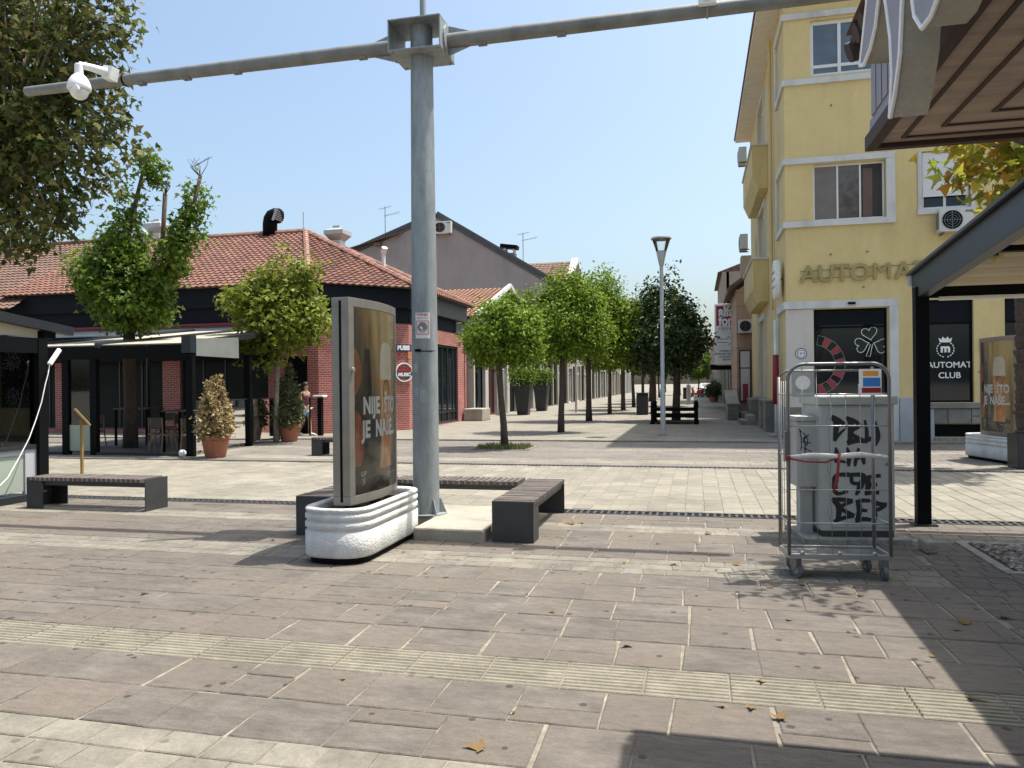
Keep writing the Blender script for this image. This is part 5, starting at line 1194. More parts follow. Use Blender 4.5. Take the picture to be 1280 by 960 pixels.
# roof faces
E0 = (XL - .3, 22.85, 4.98); E1 = (-12.28, 22.85, 4.98); E2 = (-9.45, 25.42, 4.98); E3 = (-9.45, 32.3, 4.98); AP = (-15.75, 29.1, 8.0); RL = (XL - .3, 29.1, 8.0); E4 = (-12.2, 34.5, 4.98)
mb = MB(); tile_face(mb, E0, E1, AP, RL); part(t, 'front_roof', mb, m_tile)
mb = MB(); tile_face(mb, E1, E2, AP, AP); part(t, 'corner_roof', mb, m_tile)
mb = MB(); tile_face(mb, E2, E3, AP, AP); tile_face(mb, E3, (-12.2, 35.3, 4.98), AP, AP); tile_face(mb, (-12.2, 35.3, 4.98), (XL - .3, 35.3, 4.98), RL, AP); part(t, 'side_roof', mb, m_tile)
part(t, 'roof_deck', MB().add([E0, E1, E2, E3, (-12.2, 35.3, 4.98), (XL - .3, 35.3, 4.98)], [(0, 1, 2, 3, 4, 5)]), m_fascia)
mb = MB(); up = Vector((0, 0, .05)); ridge(mb, Vector(E1) + up, Vector(AP) + up); ridge(mb, Vector(E2) + up, Vector(AP) + up); ridge(mb, Vector(E3) + up, Vector(AP) + up); ridge(mb, Vector(AP) + up, Vector(RL) + up); part(t, 'ridge_tiles', mb, M('ridge_tile', (.30, .16, .12), .85, var=.3, vs=3, grime=.4))
# openings
fr = window(t, 'x', B_[0], -1, 27.9, 31.2, .05, 3.2, m_anth, m_dglass, mull=(28.6, 29.3, 30.0, 30.7), trans=(.5,), fw=.09, name='corner_door', rec=.05)
part(t, 'door', MB().box(-13.29, YA + .12, .01, -12.56, YA + .17, 2.59), m_black)
for (a, b) in ((-17.4, -14.0), (-21.8, -18.1), (-24.0, -22.6)): window(t, 'y', YA, 1, a, b, .15, 2.9, m_anth, m_iglass, mull=tuple(a + (b - a) * k / 4 for k in (1, 2, 3)), fw=.06)
# pub signs on the chamfer
CH = Matrix(((math.sqrt(.5), 0, math.sqrt(.5)), (math.sqrt(.5), 0, -math.sqrt(.5)), (0, 1, 0)))
def onch(s, z, off): return (A_[0] + s * math.sqrt(.5) + off * math.sqrt(.5), A_[1] + s * math.sqrt(.5) - off * math.sqrt(.5), z)
sg = thing('pub_sign', 'PUBS lettering over a round red and blue MUSIC sign on the brick corner', 'sign', onch(2.9, 2.2, 0))
SX0 = 2.98
x = text_mb('PUBS', .21, .03, bold=.012, align='LEFT'); part(sg, 'lettering', place(x, onch(SX0 - .18, 2.90, .02), CH), m_inkwht)
x = place(MB().box(-.03, -.13, -.012, .55, .13, 0), onch(SX0 - .18, 2.90, .012), CH); part(sg, 'lettering_backing', x, m_navyink)
part(sg, 'yellow_mark', place(MB().box(0, 0, 0, .09, .24, .02), onch(SX0 + .22, 2.54, .02), CH), m_orange); part(sg, 'red_mark', place(ring_mb(.07, .11, 18, .02), onch(SX0 - .15, 2.66, .002), CH), m_inkred)
part(sg, 'ring', place(ring_mb(.30, .335, 36, .04), onch(SX0 + .08, 2.05, .004), CH), m_inkwht); part(sg, 'red_band', place(MB().box(-.26, .03, 0, .26, .18, .02), onch(SX0 + .08, 2.05, .004), CH), m_inkred)
bb = part(sg, 'blue_band', place(MB().box(-.34, -.17, 0, .34, .0, .03), onch(SX0 + .08, 2.05, .004), CH), m_navyink); x = text_mb('MUSIC', .165, .01, bold=.008); part(bb, 'lettering', place(x, onch(SX0 + .08, 1.965, .042), CH), m_inkwht)
# things on the pub roof
v = thing('roof_vent', 'black elbow exhaust duct with slatted mouth on the pub roof ridge', 'roof vent', (-17.4, 29.1, 8.0), group='vents on the pub roof')
part(v, 'duct', MB().tube([(-17.4, 29.1, 7.9), (-17.4, 29.1, 8.45), (-17.36, 29.1, 8.62), (-17.25, 29.08, 8.74), (-17.1, 29.05, 8.77), (-16.95, 29.0, 8.74)], [.3, .3, .31, .32, .32, .32], 16), m_black, smooth=True, auto=False)
mb = MB()
for k in range(6): mb.obox((-16.93, 28.97, 8.56 + k * .075), (.08, .56, .03), Matrix.Rotation(.35, 3, 'Y'))
mb.obox((-16.96, 28.72, 8.74), (.1, .03, .5), Matrix.Rotation(.35, 3, 'Y')); mb.obox((-16.96, 29.26, 8.74), (.1, .03, .5), Matrix.Rotation(.35, 3, 'Y')); part(v, 'louvre', mb, m_lamp)
def capvent(label, x, y, z):
    v = thing('roof_vent', label, 'roof vent', (x, y, z), group='vents on the pub roof'); sq = lambda a, zz: [(x + sx * a, y + sy * a, z + zz) for sx, sy in ((-1, -1), (1, -1), (1, 1), (-1, 1))]
    part(v, 'shaft', MB().loft([sq(.22, -.4), sq(.22, .38)]), m_ac); part(v, 'hood', MB().loft([sq(.22, .38), sq(.42, .62), sq(.42, .78), sq(.16, .9), sq(.14, 1.0)]), m_metalroof)
capvent('grey box cowl vent just right of the pub hip', -14.35, 29.2, 7.2); capvent('grey box cowl vent behind the pollarded plane tree on the pub roof', -23.0, 29.3, 8.0)
v = thing('roof_vent', 'round grey drum cowl beside the vent behind the pollarded plane tree', 'roof vent', (-23.4, 28.9, 7.8), group='vents on the pub roof'); part(v, 'drum', MB().tube([(-23.4, 28.6, 8.15), (-23.4, 29.1, 8.15)], .33, 16), m_lamp); part(v, 'shaft', MB().tube([(-23.4, 28.9, 7.6), (-23.4, 28.9, 7.95)], .2, 10), m_lamp)
single('lightning_rod', MB().tube([(-15.85, 29.1, 8.0), (-15.85, 29.1, 8.85)], .022, 6), m_lamp, 'thin lightning rod at the peak of the pub roof', 'lightning rod')
v = thing('roof_vent', 'small white pipe vent on the right slope of the pub roof', 'roof vent', (-12.8, 30.3, 6.4), group='vents on the pub roof'); part(v, 'pipe', MB().tube([(-12.8, 30.3, 6.3), (-12.8, 30.3, 7.2)], .09, 8), m_wpvc); part(v, 'cap', MB().tube([(-12.8, 30.3, 7.2), (-12.7, 30.2, 7.4)], .13, 8), m_wpvc)
# older tiled house left of the pub
t = thing('tiled_house', 'low dark house with an older brown tiled roof left of the pub', 'building', (-32, 28, 0))
part(t, 'wall', MB().box(-44, 22.9, 0, XL - .35, 33, 4.4), m_fascia); mb = MB(); tile_face(mb, (-44, 22.3, 4.45), (-23.6, 22.3, 4.45), (-24.6, 28.6, 8.0), (-44, 28.6, 8.0)); part(t, 'roof', mb, m_tile_d); mb = MB(); ridge(mb, (-44, 28.6, 8.05), (-24.6, 28.6, 8.05)); part(t, 'ridge_tiles', mb, m_tile_d)
part(t, 'rear_roof', MB().poly([(-44, 28.6, 8.0), (-24.6, 28.6, 8.0), (-24.6, 35, 4.4), (-44, 35, 4.4)]), m_tile_d); part(t, 'gable', MB().prism([(22.9, 4.4), (33, 4.4), (28.6, 7.9)], 'x', -24.9, -24.75), m_fascia)
for x in (-27, -31): window(t, 'y', 22.9, -1, x - 1, x + 1, 2.6, 3.8, m_greyplast, m_dglass, rec=.0, dep=.05)

# ------------------------------------------------------------------ pub terrace pergola
t = thing('terrace_pergola', 'black framed pub terrace pergola with pale sloping awning roof', 'pergola', (-13.3, 18, 0))
PXR, PXL, PYF = -11.42, -16.4, 15.6
for (x, y) in ((PXR, PYF), (PXR - .35, 18.5), (PXR - .9, 21.6), (PXL, PYF), (-14.86, PYF), (-14.06, PYF)): part(t, 'post', MB().box(x - .09, y - .06, 0, x + .09, y + .06, 2.42), m_black)
part(t, 'front_beam', MB().box(PXL - .1, PYF - .1, 2.30, PXR + .1, PYF + .08, 2.56), m_black); part(t, 'gutter_box', MB().box(PXR - .12, PYF - .16, 2.40, PXR + .12, PYF + .06, 2.80), m_anth)
for x in (PXL, -14.0, PXR): part(t, 'rafter', MB().bar((x, PYF, 2.62), (x - (.5 if x > -12 else 0), 22.6, 3.48), .1, .14), m_anth)
part(t, 'awning_roof', MB().add([(PXL + .06, PYF + .1, 2.62), (-14.06, PYF + .1, 2.62), (-14.06, 22.5, 3.44), (PXL + .06, 22.5, 3.44), (PXL + .06, PYF + .1, 2.65), (-14.06, PYF + .1, 2.65), (-14.06, 22.5, 3.47), (PXL + .06, 22.5, 3.47)], [(0, 1, 2, 3), (4, 5, 6, 7), (0, 1, 5, 4), (1, 2, 6, 5), (2, 3, 7, 6), (3, 0, 4, 7)]), m_fabric_w)
part(t, 'awning_roof', MB().add([(-13.94, PYF + .1, 2.62), (PXR - .06, PYF + .1, 2.62), (PXR - .56, 22.5, 3.44), (-13.94, 22.5, 3.44), (-13.94, PYF + .1, 2.65), (PXR - .06, PYF + .1, 2.65), (PXR - .56, 22.5, 3.47), (-13.94, 22.5, 3.47)], [(0, 1, 2, 3), (4, 5, 6, 7), (0, 1, 5, 4), (1, 2, 6, 5), (2, 3, 7, 6), (3, 0, 4, 7)]), m_fabric_w)
part(t, 'side_panel', MB().add([(PXR + .06, PYF + .1, 2.34), (PXR - .10, 17.7, 2.34), (PXR - .10, 17.7, 2.88), (PXR + .06, PYF + .1, 2.74)], [(0, 1, 2, 3)]), m_sidep); part(t, 'side_beam', MB().bar((PXR, PYF, 2.40), (PXR - .9, 21.6, 2.40), .1, .14), m_black)
part(t, 'glass_panel', MB().box(-14.77, PYF - .01, .08, -14.15, PYF + .01, 2.3), m_tglass); part(t, 'frosted_panel', MB().box(-14.77, PYF - .02, .1, -14.15, PYF - .011, .72), m_frost)
part(t, 'sill', MB().box(-14.0, PYF - .06, 0, PXR - .1, PYF + .02, .07).box(PXL, PYF - .06, 0, -14.9, PYF + .02, .07), m_anth)
part(t, 'glass_panel', MB().add([(PXR - .03, PYF + .1, .1), (PXR - .33, 18.4, .1), (PXR - .33, 18.4, 1.25), (PXR - .03, PYF + .1, 1.25)], [(0, 1, 2, 3)]), m_tglass); part(t, 'glass_panel', MB().add([(PXR - .37, 18.6, .1), (PXR - .88, 21.5, .1), (PXR - .88, 21.5, 1.25), (PXR - .37, 18.6, 1.25)], [(0, 1, 2, 3)]), m_tglass)
part(t, 'glass_rail', MB().bar((PXR - .03, PYF + .1, 1.27), (PXR - .33, 18.4, 1.27), .03, .03).bar((PXR - .37, 18.6, 1.27), (PXR - .88, 21.5, 1.27), .03, .03), m_anth)
part(t, 'rear_screen', MB().box(-24, YA - .75, 2.5, -13.4, YA - .65, 3.38), m_black)
single('floor_spotlight', MB().ball((PXR - .05, PYF - .25, .09), .085, 12, 8), m_wpvc, 'white ball spotlight on the ground by the pergola corner post', 'spotlight', smooth=True)
m_darkwood = M('dark_wood', (.05, .035, .025), .5, var=.25); m_ltwood = M('chair_wood', (.20, .12, .065), .5, var=.2)
def chair(label, loc, rz):
    t = thing('wooden_chair', label, 'chair', loc, rz, 'chairs under the pub pergola', local=True)
    part(t, 'seat', MB().box(-.22, -.22, .43, .22, .22, .46), m_ltwood, bevel=.01); part(t, 'backrest', MB().box(-.2, .19, .62, .2, .215, .86), m_darkwood)
    for sx in (-1, 1):
        part(t, 'leg', MB().cyl((sx * .22, -.23, 0), (sx * .18, -.18, .43), .017, n=7), m_ltwood); part(t, 'leg', MB().tube([(sx * .22, .26, 0), (sx * .19, .19, .45), (sx * .19, .21, .86)], .017, 7), m_ltwood)
    return t
def table(label, loc):
    t = thing('pub_table', label, 'table', loc, 0, 'tables under the pub pergola', local=True)
    part(t, 'tabletop', MB().box(-.55, -.35, 1.0, .55, .35, 1.04), m_darkwood)
    for sx in (-1, 1):
        for sy in (-1, 1): part(t, 'leg', MB().box(sx * .5 - .025, sy * .3 - .025, 0, sx * .5 + .025, sy * .3 + .025, 1.0), m_black)
    return t
table('tall dark table in the open right bay of the pub pergola', (-12.35, 16.8, 0)); table('tall dark table deeper under the pub pergola, behind the open bay', (-13.2, 19.2, 0))
chair('wooden chair at the left end of the front pub table', (-13.05, 16.6, 0), rad(60)); chair('wooden chair facing out in the middle of the pergola opening', (-12.75, 16.35, 0), rad(170)); chair('wooden chair right of the front pub table', (-11.9, 16.3, 0), rad(200)); chair('wooden chair farthest inside the pub pergola', (-13.6, 18.3, 0), rad(100))

table('long dark table at the left bay of the pub pergola behind the plane trunk', (-15.3, 18.6, 0)); table('dark table by the right side glass of the pub pergola', (-12.6, 20.9, 0))
for x_, y_, r_z, lb_ in ((-15.9, 17.6, 20, 'wooden chair left of the plane trunk, nearest the glazed panel'), (-14.3, 18.7, -80, 'wooden chair just right of the plane trunk inside the pergola'), (-15.2, 19.6, 5, 'wooden chair behind the long left table'), (-12.1, 18.0, 150, 'wooden chair by the right side glass, second bay'), (-12.9, 17.6, 20, 'wooden chair behind the front pub table, back to the wall'), (-13.3, 21.3, 80, 'wooden chair beside the rear right table')): chair(lb_, (x_, y_, 0), rad(r_z))

# ------------------------------------------------------------------ glass pergola at the far left
t = thing('glass_pergola', 'black glazed terrace pergola cut by the left edge of the view', 'pergola', (-10.4, 8.6, 0))
GX, GYY = -9.28, 9.4
part(t, 'post', MB().box(GX - .2, GYY - .16, 0, GX, GYY, 2.34), m_black); part(t, 'post', MB().box(GX - .2, 5.4, 0, GX, 5.56, 2.34), m_black); part(t, 'post', MB().box(-13.4, GYY - .16, 0, -13.2, GYY, 2.34), m_black)
part(t, 'beam', MB().box(GX - .18, 5.56, 2.12, GX - .01, GYY - .161, 2.34), m_black); part(t, 'beam', MB().box(-13.2, GYY - .14, 2.12, GX - .201, GYY - .01, 2.34), m_black)
part(t, 'roof_beam', MB().bar((GX - .02, 9.85, 2.47), (GX - .02, 5.2, 2.98), .12, .13), m_anth); part(t, 'roof_bracket', MB().box(GX - .16, GYY - .02, 2.345, GX - .05, GYY + .2, 2.46), m_black)
part(t, 'awning_roof', MB().add([(-13.3, 9.7, 2.44), (GX - .09, 9.7, 2.44), (GX - .09, 5.2, 2.93), (-13.3, 5.2, 2.93), (-13.3, 9.7, 2.46), (GX - .09, 9.7, 2.46), (GX - .09, 5.2, 2.95), (-13.3, 5.2, 2.95)], [(0, 1, 2, 3), (4, 5, 6, 7), (0, 1, 5, 4), (1, 2, 6, 5), (2, 3, 7, 6), (3, 0, 4, 7)]), m_fabric)
part(t, 'side_infill', MB().prism([(9.3, 2.36), (5.6, 2.36), (5.6, 2.86), (9.3, 2.46)], 'x', GX - .1, GX - .08), m_fabric)
part(t, 'glass_panel', MB().box(GX - .1, 5.57, .80, GX - .085, GYY - .17, 2.12), m_tglass); part(t, 'rail', MB().box(GX - .14, 5.56, .74, GX - .04, GYY - .161, .80), m_anth); part(t, 'frosted_panel', MB().box(GX - .1, 5.57, .14, GX - .085, GYY - .35, .66), m_frost); part(t, 'panel_frame', MB().box(GX - .12, GYY - .35, .10, GX - .06, GYY - .161, .735).box(GX - .115, 5.57, .66, GX - .07, GYY - .351, .735), m_greyplast); part(t, 'sill', MB().box(GX - .16, 5.56, 0, GX + .02, GYY - .161, .10), m_anth)
part(t, 'back_wall', MB().box(-13.4, 5.4, 0, -13.3, GYY - .17, 2.34), m_black)
t = thing('rope_light', 'white cord with a rod lamp at its end leaning beside the glass pergola', 'lamp', (-9.1, 9.0, .3))
part(t, 'cord', MB().tube([(-9.18, 9.33, 1.96), (-9.18, 9.3, 1.82), (-9.18, 9.25, 1.67), (-9.18, 9.18, 1.41), (-9.18, 9.08, 1.16), (-9.18, 8.96, 0.9), (-9.18, 8.81, 0.67), (-9.18, 8.61, 0.39), (-9.18, 8.49, 0.3), (-9.18, 8.34, 0.24)], .007, 8), m_plate, smooth=True, auto=False); part(t, 'rod', MB().tube([(-9.18, 9.33, 1.96), (-9.18, 9.51, 2.18)], .035, 10), m_inkwht, smooth=True)
t = thing('menu_stand', 'brass menu stand with slanted board behind the left bench', 'menu stand', (-10.46, 11.3, 0))
part(t, 'pole', MB().cyl((-10.46, 11.3, .03), (-10.46, 11.3, 1.05), .028), m_brass, smooth=True); part(t, 'foot', MB().lathe((-10.46, 11.3, 0), [(.3, 0), (.3, .02), (.05, .035)], 22), m_brass); part(t, 'board', MB().obox((-10.44, 11.3, 1.10), (.38, .28, .035), Matrix.Rotation(rad(43), 3, 'Z') @ Matrix.Rotation(rad(52), 3, 'Y')), m_brass, bevel=.006)
t = thing('menu_stand', 'dark lectern with a white top against the brick wall, right of the walking woman', 'menu stand', (-11.65, 22.4, 0)); part(t, 'column', MB().box(-11.72, 22.28, .02, -11.58, 22.42, 1.25), m_black); part(t, 'top', MB().box(-11.84, 22.2, 1.25, -11.48, 22.5, 1.31), m_inkwht, bevel=.01); part(t, 'frame', MB().box(-12.02, 22.3, .02, -11.98, 22.34, 1.24), m_black)

# ------------------------------------------------------------------ left side of the street beyond the pub
def shopfront(t, y0, y1, ztop, wm, cols, X=-9.85, head=3.2):
    n = max(1, round((y1 - y0) / 2.2)); stp = (y1 - y0) / n; hs = []
    for i in range(n): q_ = random.uniform(.12, .42); hs.append((y0 + i * stp + q_, y0 + (i + 1) * stp - random.uniform(.1, .4), .05, head + random.uniform(-.5, .2)))
    mb = MB(); wall_holes(mb, 'x', X, -.35, y0, y1, 0, ztop, hs); part(t, 'street_wall', mb, wm)
    for i, h in enumerate(hs): window(t, 'x', X, -1, h[0], h[1], h[2], h[3], cols[i % len(cols)][0], cols[i % len(cols)][1], mull=((h[0] + h[1]) / 2,), trans=(2.4,), fw=.09, name='shop_window', rec=.15)
t = thing('shop_house', 'low house with a bright tiled roof and white gable edge beyond the pub', 'building', (-15, 40, 0))
shopfront(t, 33.6, 47.0, 4.6, m_whitew, [(m_black, m_dglass), (m_dkred, m_dglass), (m_wpvc, m_frost), (m_black, m_navy)])
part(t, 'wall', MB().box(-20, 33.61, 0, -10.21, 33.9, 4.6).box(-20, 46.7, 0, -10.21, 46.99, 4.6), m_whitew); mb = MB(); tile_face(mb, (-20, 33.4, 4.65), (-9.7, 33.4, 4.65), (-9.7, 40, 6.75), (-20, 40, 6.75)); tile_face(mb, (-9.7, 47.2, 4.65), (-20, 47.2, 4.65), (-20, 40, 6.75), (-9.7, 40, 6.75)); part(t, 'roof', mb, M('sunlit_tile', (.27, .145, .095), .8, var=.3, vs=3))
part(t, 'gable', MB().prism([(33.6, 4.6), (47, 4.6), (40, 6.68)], 'x', -10.1, -9.85), m_whitew); part(t, 'verge', MB().bar((-9.65, 33.3, 4.70), (-9.65, 40, 6.87), .14, .2).bar((-9.65, 47.3, 4.70), (-9.65, 40, 6.87), .14, .2), m_wtrim)
t = thing('gable_house', 'tall grey rendered building with a big blank gable wall facing the square', 'building', (-17, 56, 0))
shopfront(t, 47.0, 59.9, 5.2, m_shopg, [(m_black, m_dglass), (m_wpvc, m_dglass2), (m_black, m_dglass)])
part(t, 'gable_wall', MB().prism([(-25.3, 0), (-10.25, 0), (-10.25, 9.0), (-18.6, 14.15), (-25.3, 11.75)], 'y', 54, 58), m_gable); part(t, 'front_block', MB().box(-22, 47.01, 0, -10.21, 53.99, 5.2), m_shopg)
part(t, 'roof_edge', MB().bar((-9.9, 54, 8.85), (-18.6, 54, 14.22), .5, .12, up=(0, 1, 0)).bar((-18.6, 54.0, 14.22), (-25.6, 54, 11.72), .5, .12, up=(0, 1, 0)), m_fascia)
mb = MB(); mb.poly([(-9.7, 53.9, 8.75), (-9.7, 60, 8.75), (-18.6, 60, 14.2), (-18.6, 53.9, 14.2)]); mb.poly([(-18.6, 53.9, 14.2), (-18.6, 60, 14.2), (-26, 60, 11.6), (-26, 53.9, 11.6)]); part(t, 'roof', mb, m_tile_d)
mb = MB(); mb.box(-23.4, 53.6, 12.1, -22.9, 54.4, 12.3); tile_face(mb, (-25.6, 53.5, 11.9), (-21.2, 53.5, 12.9), (-20.6, 57, 13.9), (-24.6, 57, 13.2)); part(t, 'dormer_roof', mb, m_tile_d); part(t, 'dormer', MB().box(-24.6, 54.01, 11.6, -21.8, 57, 12.4), m_shopc)
ac_unit('outdoor unit high under the gable peak of the grey building, right of the steel pole', (-18.0, 53.95, 12.7), 0).scale = (1.7, 1.2, 1.5)
def antenna(label, x, y, z, h):
    t = thing('roof_antenna', label, 'antenna', (x, y, z), group='roof aerials'); part(t, 'mast', MB().tube([(x, y, z), (x, y, z + h)], .03, 6), m_inkgrey)
    mb = MB(); mb.tube([(x - .1, y, z + h * .72), (x + 1.2, y, z + h * .82)], .018, 5); mb.tube([(x - .5, y, z + h * .93), (x + .5, y, z + h)], .02, 5)
    for k in range(6): mb.tube([(x + .15 + k * .18, y - .2, z + h * .745 + k * .012), (x + .15 + k * .18, y + .2, z + h * .745 + k * .012)], .01, 4)
    part(t, 'rods', mb, m_inkgrey)
antenna('roof aerial on the left slope of the grey gable building', -22.9, 54.6, 12.6, 2.6); antenna('roof aerial beside the chimney of the dormer house', -13.6, 61, 11.6, 2.3)
t = thing('dormer_house', 'house with brown tiled dormer and white gable peeking over the trees', 'building', (-13, 64, 0))
shopfront(t, 60.0, 74, 8.6, m_shopc, [(m_wpvc, m_dglass2), (m_black, m_dglass)])
part(t, 'body', MB().box(-22, 60.0, 0, -10.21, 74, 8.6), m_shopc); mb = MB(); tile_face(mb, (-16.5, 60.2, 9.7), (-9.9, 60.2, 9.7), (-9.9, 63.8, 11.8), (-16.5, 63.8, 11.8), .4, .36, 3); part(t, 'roof', mb, m_tile_d); part(t, 'rear_roof', MB().poly([(-22, 63.8, 11.8), (-9.9, 63.8, 11.8), (-9.9, 74.4, 8.5), (-22, 74.4, 8.5)]), m_tile_d)
part(t, 'dormer_gable', MB().prism([(60.4, 8.6), (67.3, 8.6), (67.3, 9.8), (63.8, 11.6), (60.4, 9.75)], 'x', -10.3, -9.86), m_whitew); part(t, 'soffit', MB().box(-12.2, 59.6, 9.45, -9.6, 60.3, 9.62), m_fascia); part(t, 'verge', MB().bar((-9.75, 59.9, 9.65), (-9.75, 63.8, 11.95), .5, .3).bar((-9.75, 67.7, 9.65), (-9.75, 63.8, 11.95), .5, .3), m_wtrim)
ch_ = part(t, 'chimney', MB().box(-15.2, 60.9, 10.2, -14.3, 61.7, 12.3), m_shopg); part(ch_, 'chimney_cap', MB().bar((-15.5, 61.3, 12.95), (-14.1, 61.3, 12.75), .9, .3), m_black); part(ch_, 'chimney_legs', MB().box(-15.15, 60.95, 12.3, -15.05, 61.65, 12.8).box(-14.45, 60.95, 12.3, -14.35, 61.65, 12.8), m_wtrim)
ac_unit('outdoor unit on the dormer house above the tree crowns', (-12.6, 59.98, 9.3), 0).scale = (1.5, 1.1, 1.5)
rows = [('corner_house', 'pale house beyond the dormer house on the left of the street', 74, 88, 7.2, m_shopg), ('row_house', 'far cream row house on the left of the street', 88, 104, 6.5, m_shopc), ('row_house', 'farthest white row house on the left of the street', 104, 124, 7.5, m_whitew)]
for nm, lb, y0, y1, zt, wm in rows:
    t = thing(nm, lb, 'building', (-13, (y0 + y1) / 2, 0)); shopfront(t, y0, y1, zt, wm, [(m_black, m_dglass), (m_wpvc, m_dglass2)]); part(t, 'body', MB().box(-20, y0, 0, -10.21, y1, zt), wm); part(t, 'roof', MB().prism([(-20.3, zt), (-9.4, zt), (-15, zt + 2.4)], 'y', y0, y1), m_tile_d)
# ------------------------------------------------------------------ right side of the street beyond the yellow building
t = thing('salmon_house', 'salmon rendered house with grooved wall next to the yellow building', 'building', (5, 38, 0))
SX = 1.76
mb = MB(); z = 0
while z < 5.6: mb.box(SX, 35.6, z, 8, 41.0, min(z + .60, 5.7)); z += .62
part(t, 'wall', mb, m_pink); part(t, 'wall_core', MB().box(SX + .02, 35.62, 0, 7.9, 40.98, 5.7), m_inkgrey)
part(t, 'roof', MB().prism([(SX - .35, 5.62), (6, 8.9), (6, 9.05), (SX - .35, 5.8)], 'y', 35.4, 41.3), m_tile_d); part(t, 'gable', MB().prism([(SX + .1, 5.7), (6, 5.7), (6, 8.6)], 'y', 35.6, 35.9), m_pink)
part(t, 'chimney', MB().box(2.1, 37.5, 6.2, 3.2, 38.4, 7.5), m_shopc)
window(t, 'y', 35.55, -1, 1.86, 2.36, .7, 3.0, m_groove, m_paper, trans=(2.2,), rec=.0, dep=.04, fw=.05); part(t, 'red_poster', MB().box(2.0, 35.495, .75, 2.22, 35.5, 1.5), m_inkred)
ac_unit('outdoor unit on the salmon house wall', (2.22, 35.58, 3.75), 0).scale = (1, 1, 1)
t = thing('stone_parapet', 'curved stone stair parapet against the salmon house', 'stair wall', (1.9, 34.5, 0))
part(t, 'wall', MB().prism([(32.8, .02), (35.5, .02), (35.5, 1.15), (35.0, 1.1), (34.5, .85), (33.8, .68), (32.8, .62)], 'x', 1.25, 1.7), m_stone, bevel=.03); part(t, 'coping', MB().bar((1.475, 32.75, .66), (1.475, 33.8, .72), .52, .08).bar((1.475, 33.8, .72), (1.475, 34.5, .89), .52, .08).bar((1.475, 34.5, .89), (1.475, 35.4, 1.2), .52, .08), m_stone); part(t, 'step', MB().box(1.76, 32.9, .02, 2.36, 35.4, .32), m_stone)
t = thing('balcony_house', 'old house with a stone baluster balcony behind the crimson and white sign', 'building', (6, 48, 0))
RX = 2.1
mb = MB(); wall_holes(mb, 'x', RX, .3, 41.0, 58, 0, 6.0, [(42, 43.4, .1, 2.6), (45, 47, .1, 2.6), (49, 50.5, .1, 2.6), (53, 55, .1, 2.6), (43, 44.4, 3.2, 5.2), (48, 49.4, 3.2, 5.2)]); part(t, 'wall', mb, m_shopg); part(t, 'core', MB().box(RX + .5, 41.01, 0, 9, 58, 6.0), m_inkgrey); part(t, 'roof', MB().prism([(RX - .3, 6.0), (9, 6.0), (6, 8.0)], 'y', 41.3, 58), m_tile_d)
for a in ((42, 43.4, .1, 2.6), (45, 47, .1, 2.6), (49, 50.5, .1, 2.6), (53, 55, .1, 2.6), (43, 44.4, 3.2, 5.2), (48, 49.4, 3.2, 5.2)): window(t, 'x', RX, 1, *a, m_black, m_dglass)
bq = part(t, 'balcony', MB().box(1.2, 42.2, 2.55, RX - .002, 46.5, 2.85).box(1.2, 42.2, 3.72, 1.4, 46.5, 3.85).box(1.401, 42.2, 3.72, RX - .002, 42.4, 3.85), m_shopc); mb = MB()
for k in range(6): mb.lathe((1.32 + .14 * k, 42.3, 2.85), [(.05, 0), (.06, .1), (.065, .3), (.035, .6), (.05, .87)], 8)
for k in range(16): mb.lathe((1.3, 42.55 + .25 * k, 2.85), [(.05, 0), (.06, .1), (.065, .3), (.035, .6), (.05, .87)], 8)
part(bq, 'baluster', mb, m_pink)
t = thing('awning', 'black flat shop awning below the baluster balcony', 'awning', (1.5, 47, 2.3)); part(t, 'canopy', MB().box(.85, 46.6, 2.35, RX - .01, 50.5, 2.62), m_black); part(t, 'valance', MB().box(.8, 46.55, 2.15, .85, 50.5, 2.62), m_anth)
# hanging shop sign
t = thing('hanging_sign', 'white projecting sign with crimson lettering and an arrow over the right pavement', 'sign', (1.5, 41.5, 2.5)); HY = 41.45; hx0, hx1, hz0, hz1 = .96, 2.12, 2.50, 5.66
part(t, 'board', MB().box(hx0, HY, hz0, hx1, HY + .18, hz1), m_plate, bevel=.01); cr = part(t, 'crimson_block', MB().box(hx0 + .08, HY - .006, 4.52, hx1 - .08, HY - .001, 5.56), m_magenta)
x = text_mb('alfa', .74, .004, bold=.03); x.tr(Matrix.Diagonal((.78, 1, 1, 1))); part(cr, 'lettering', place(x, (1.54, HY - .0105, 5.24), FRONT), m_inkwht); x = text_mb('fon', .74, .004, bold=.03); x.tr(Matrix.Diagonal((.78, 1, 1, 1))); part(cr, 'lettering', place(x, (1.54, HY - .0105, 4.76), FRONT), m_inkwht)
x = text_mb('CENTAR', .19, .004, space=1.1); part(t, 'small_lettering', place(x, (1.54, HY - .004, 4.36), FRONT), m_inkgrey)
ar = [(1.08, 3.83), (1.61, 3.83), (1.61, 3.96), (1.94, 3.74), (1.61, 3.52), (1.61, 3.65), (1.08, 3.65), (1.08, 3.83)]
part(t, 'arrow', MB().tube([(p[0], HY - .004, p[1]) for p in ar], .018, 5), m_inkgrey)
for k, s in enumerate(('OPREMA ZA', 'MOBILNE TELEFONE', 'I RAČUNARE', 'SERVIS')): x = text_mb(s, .13, .004, bold=.004); part(t, 'small_lettering', place(x, (1.54, HY - .004, 3.20 - .15 * k), FRONT), m_inkgrey)
part(t, 'bracket', MB().box(hx1, HY + .05, 5.2, hx1 + .6, HY + .1, 5.25).box(hx1, HY + .05, 3.0, hx1 + .6, HY + .1, 3.05), m_galv)
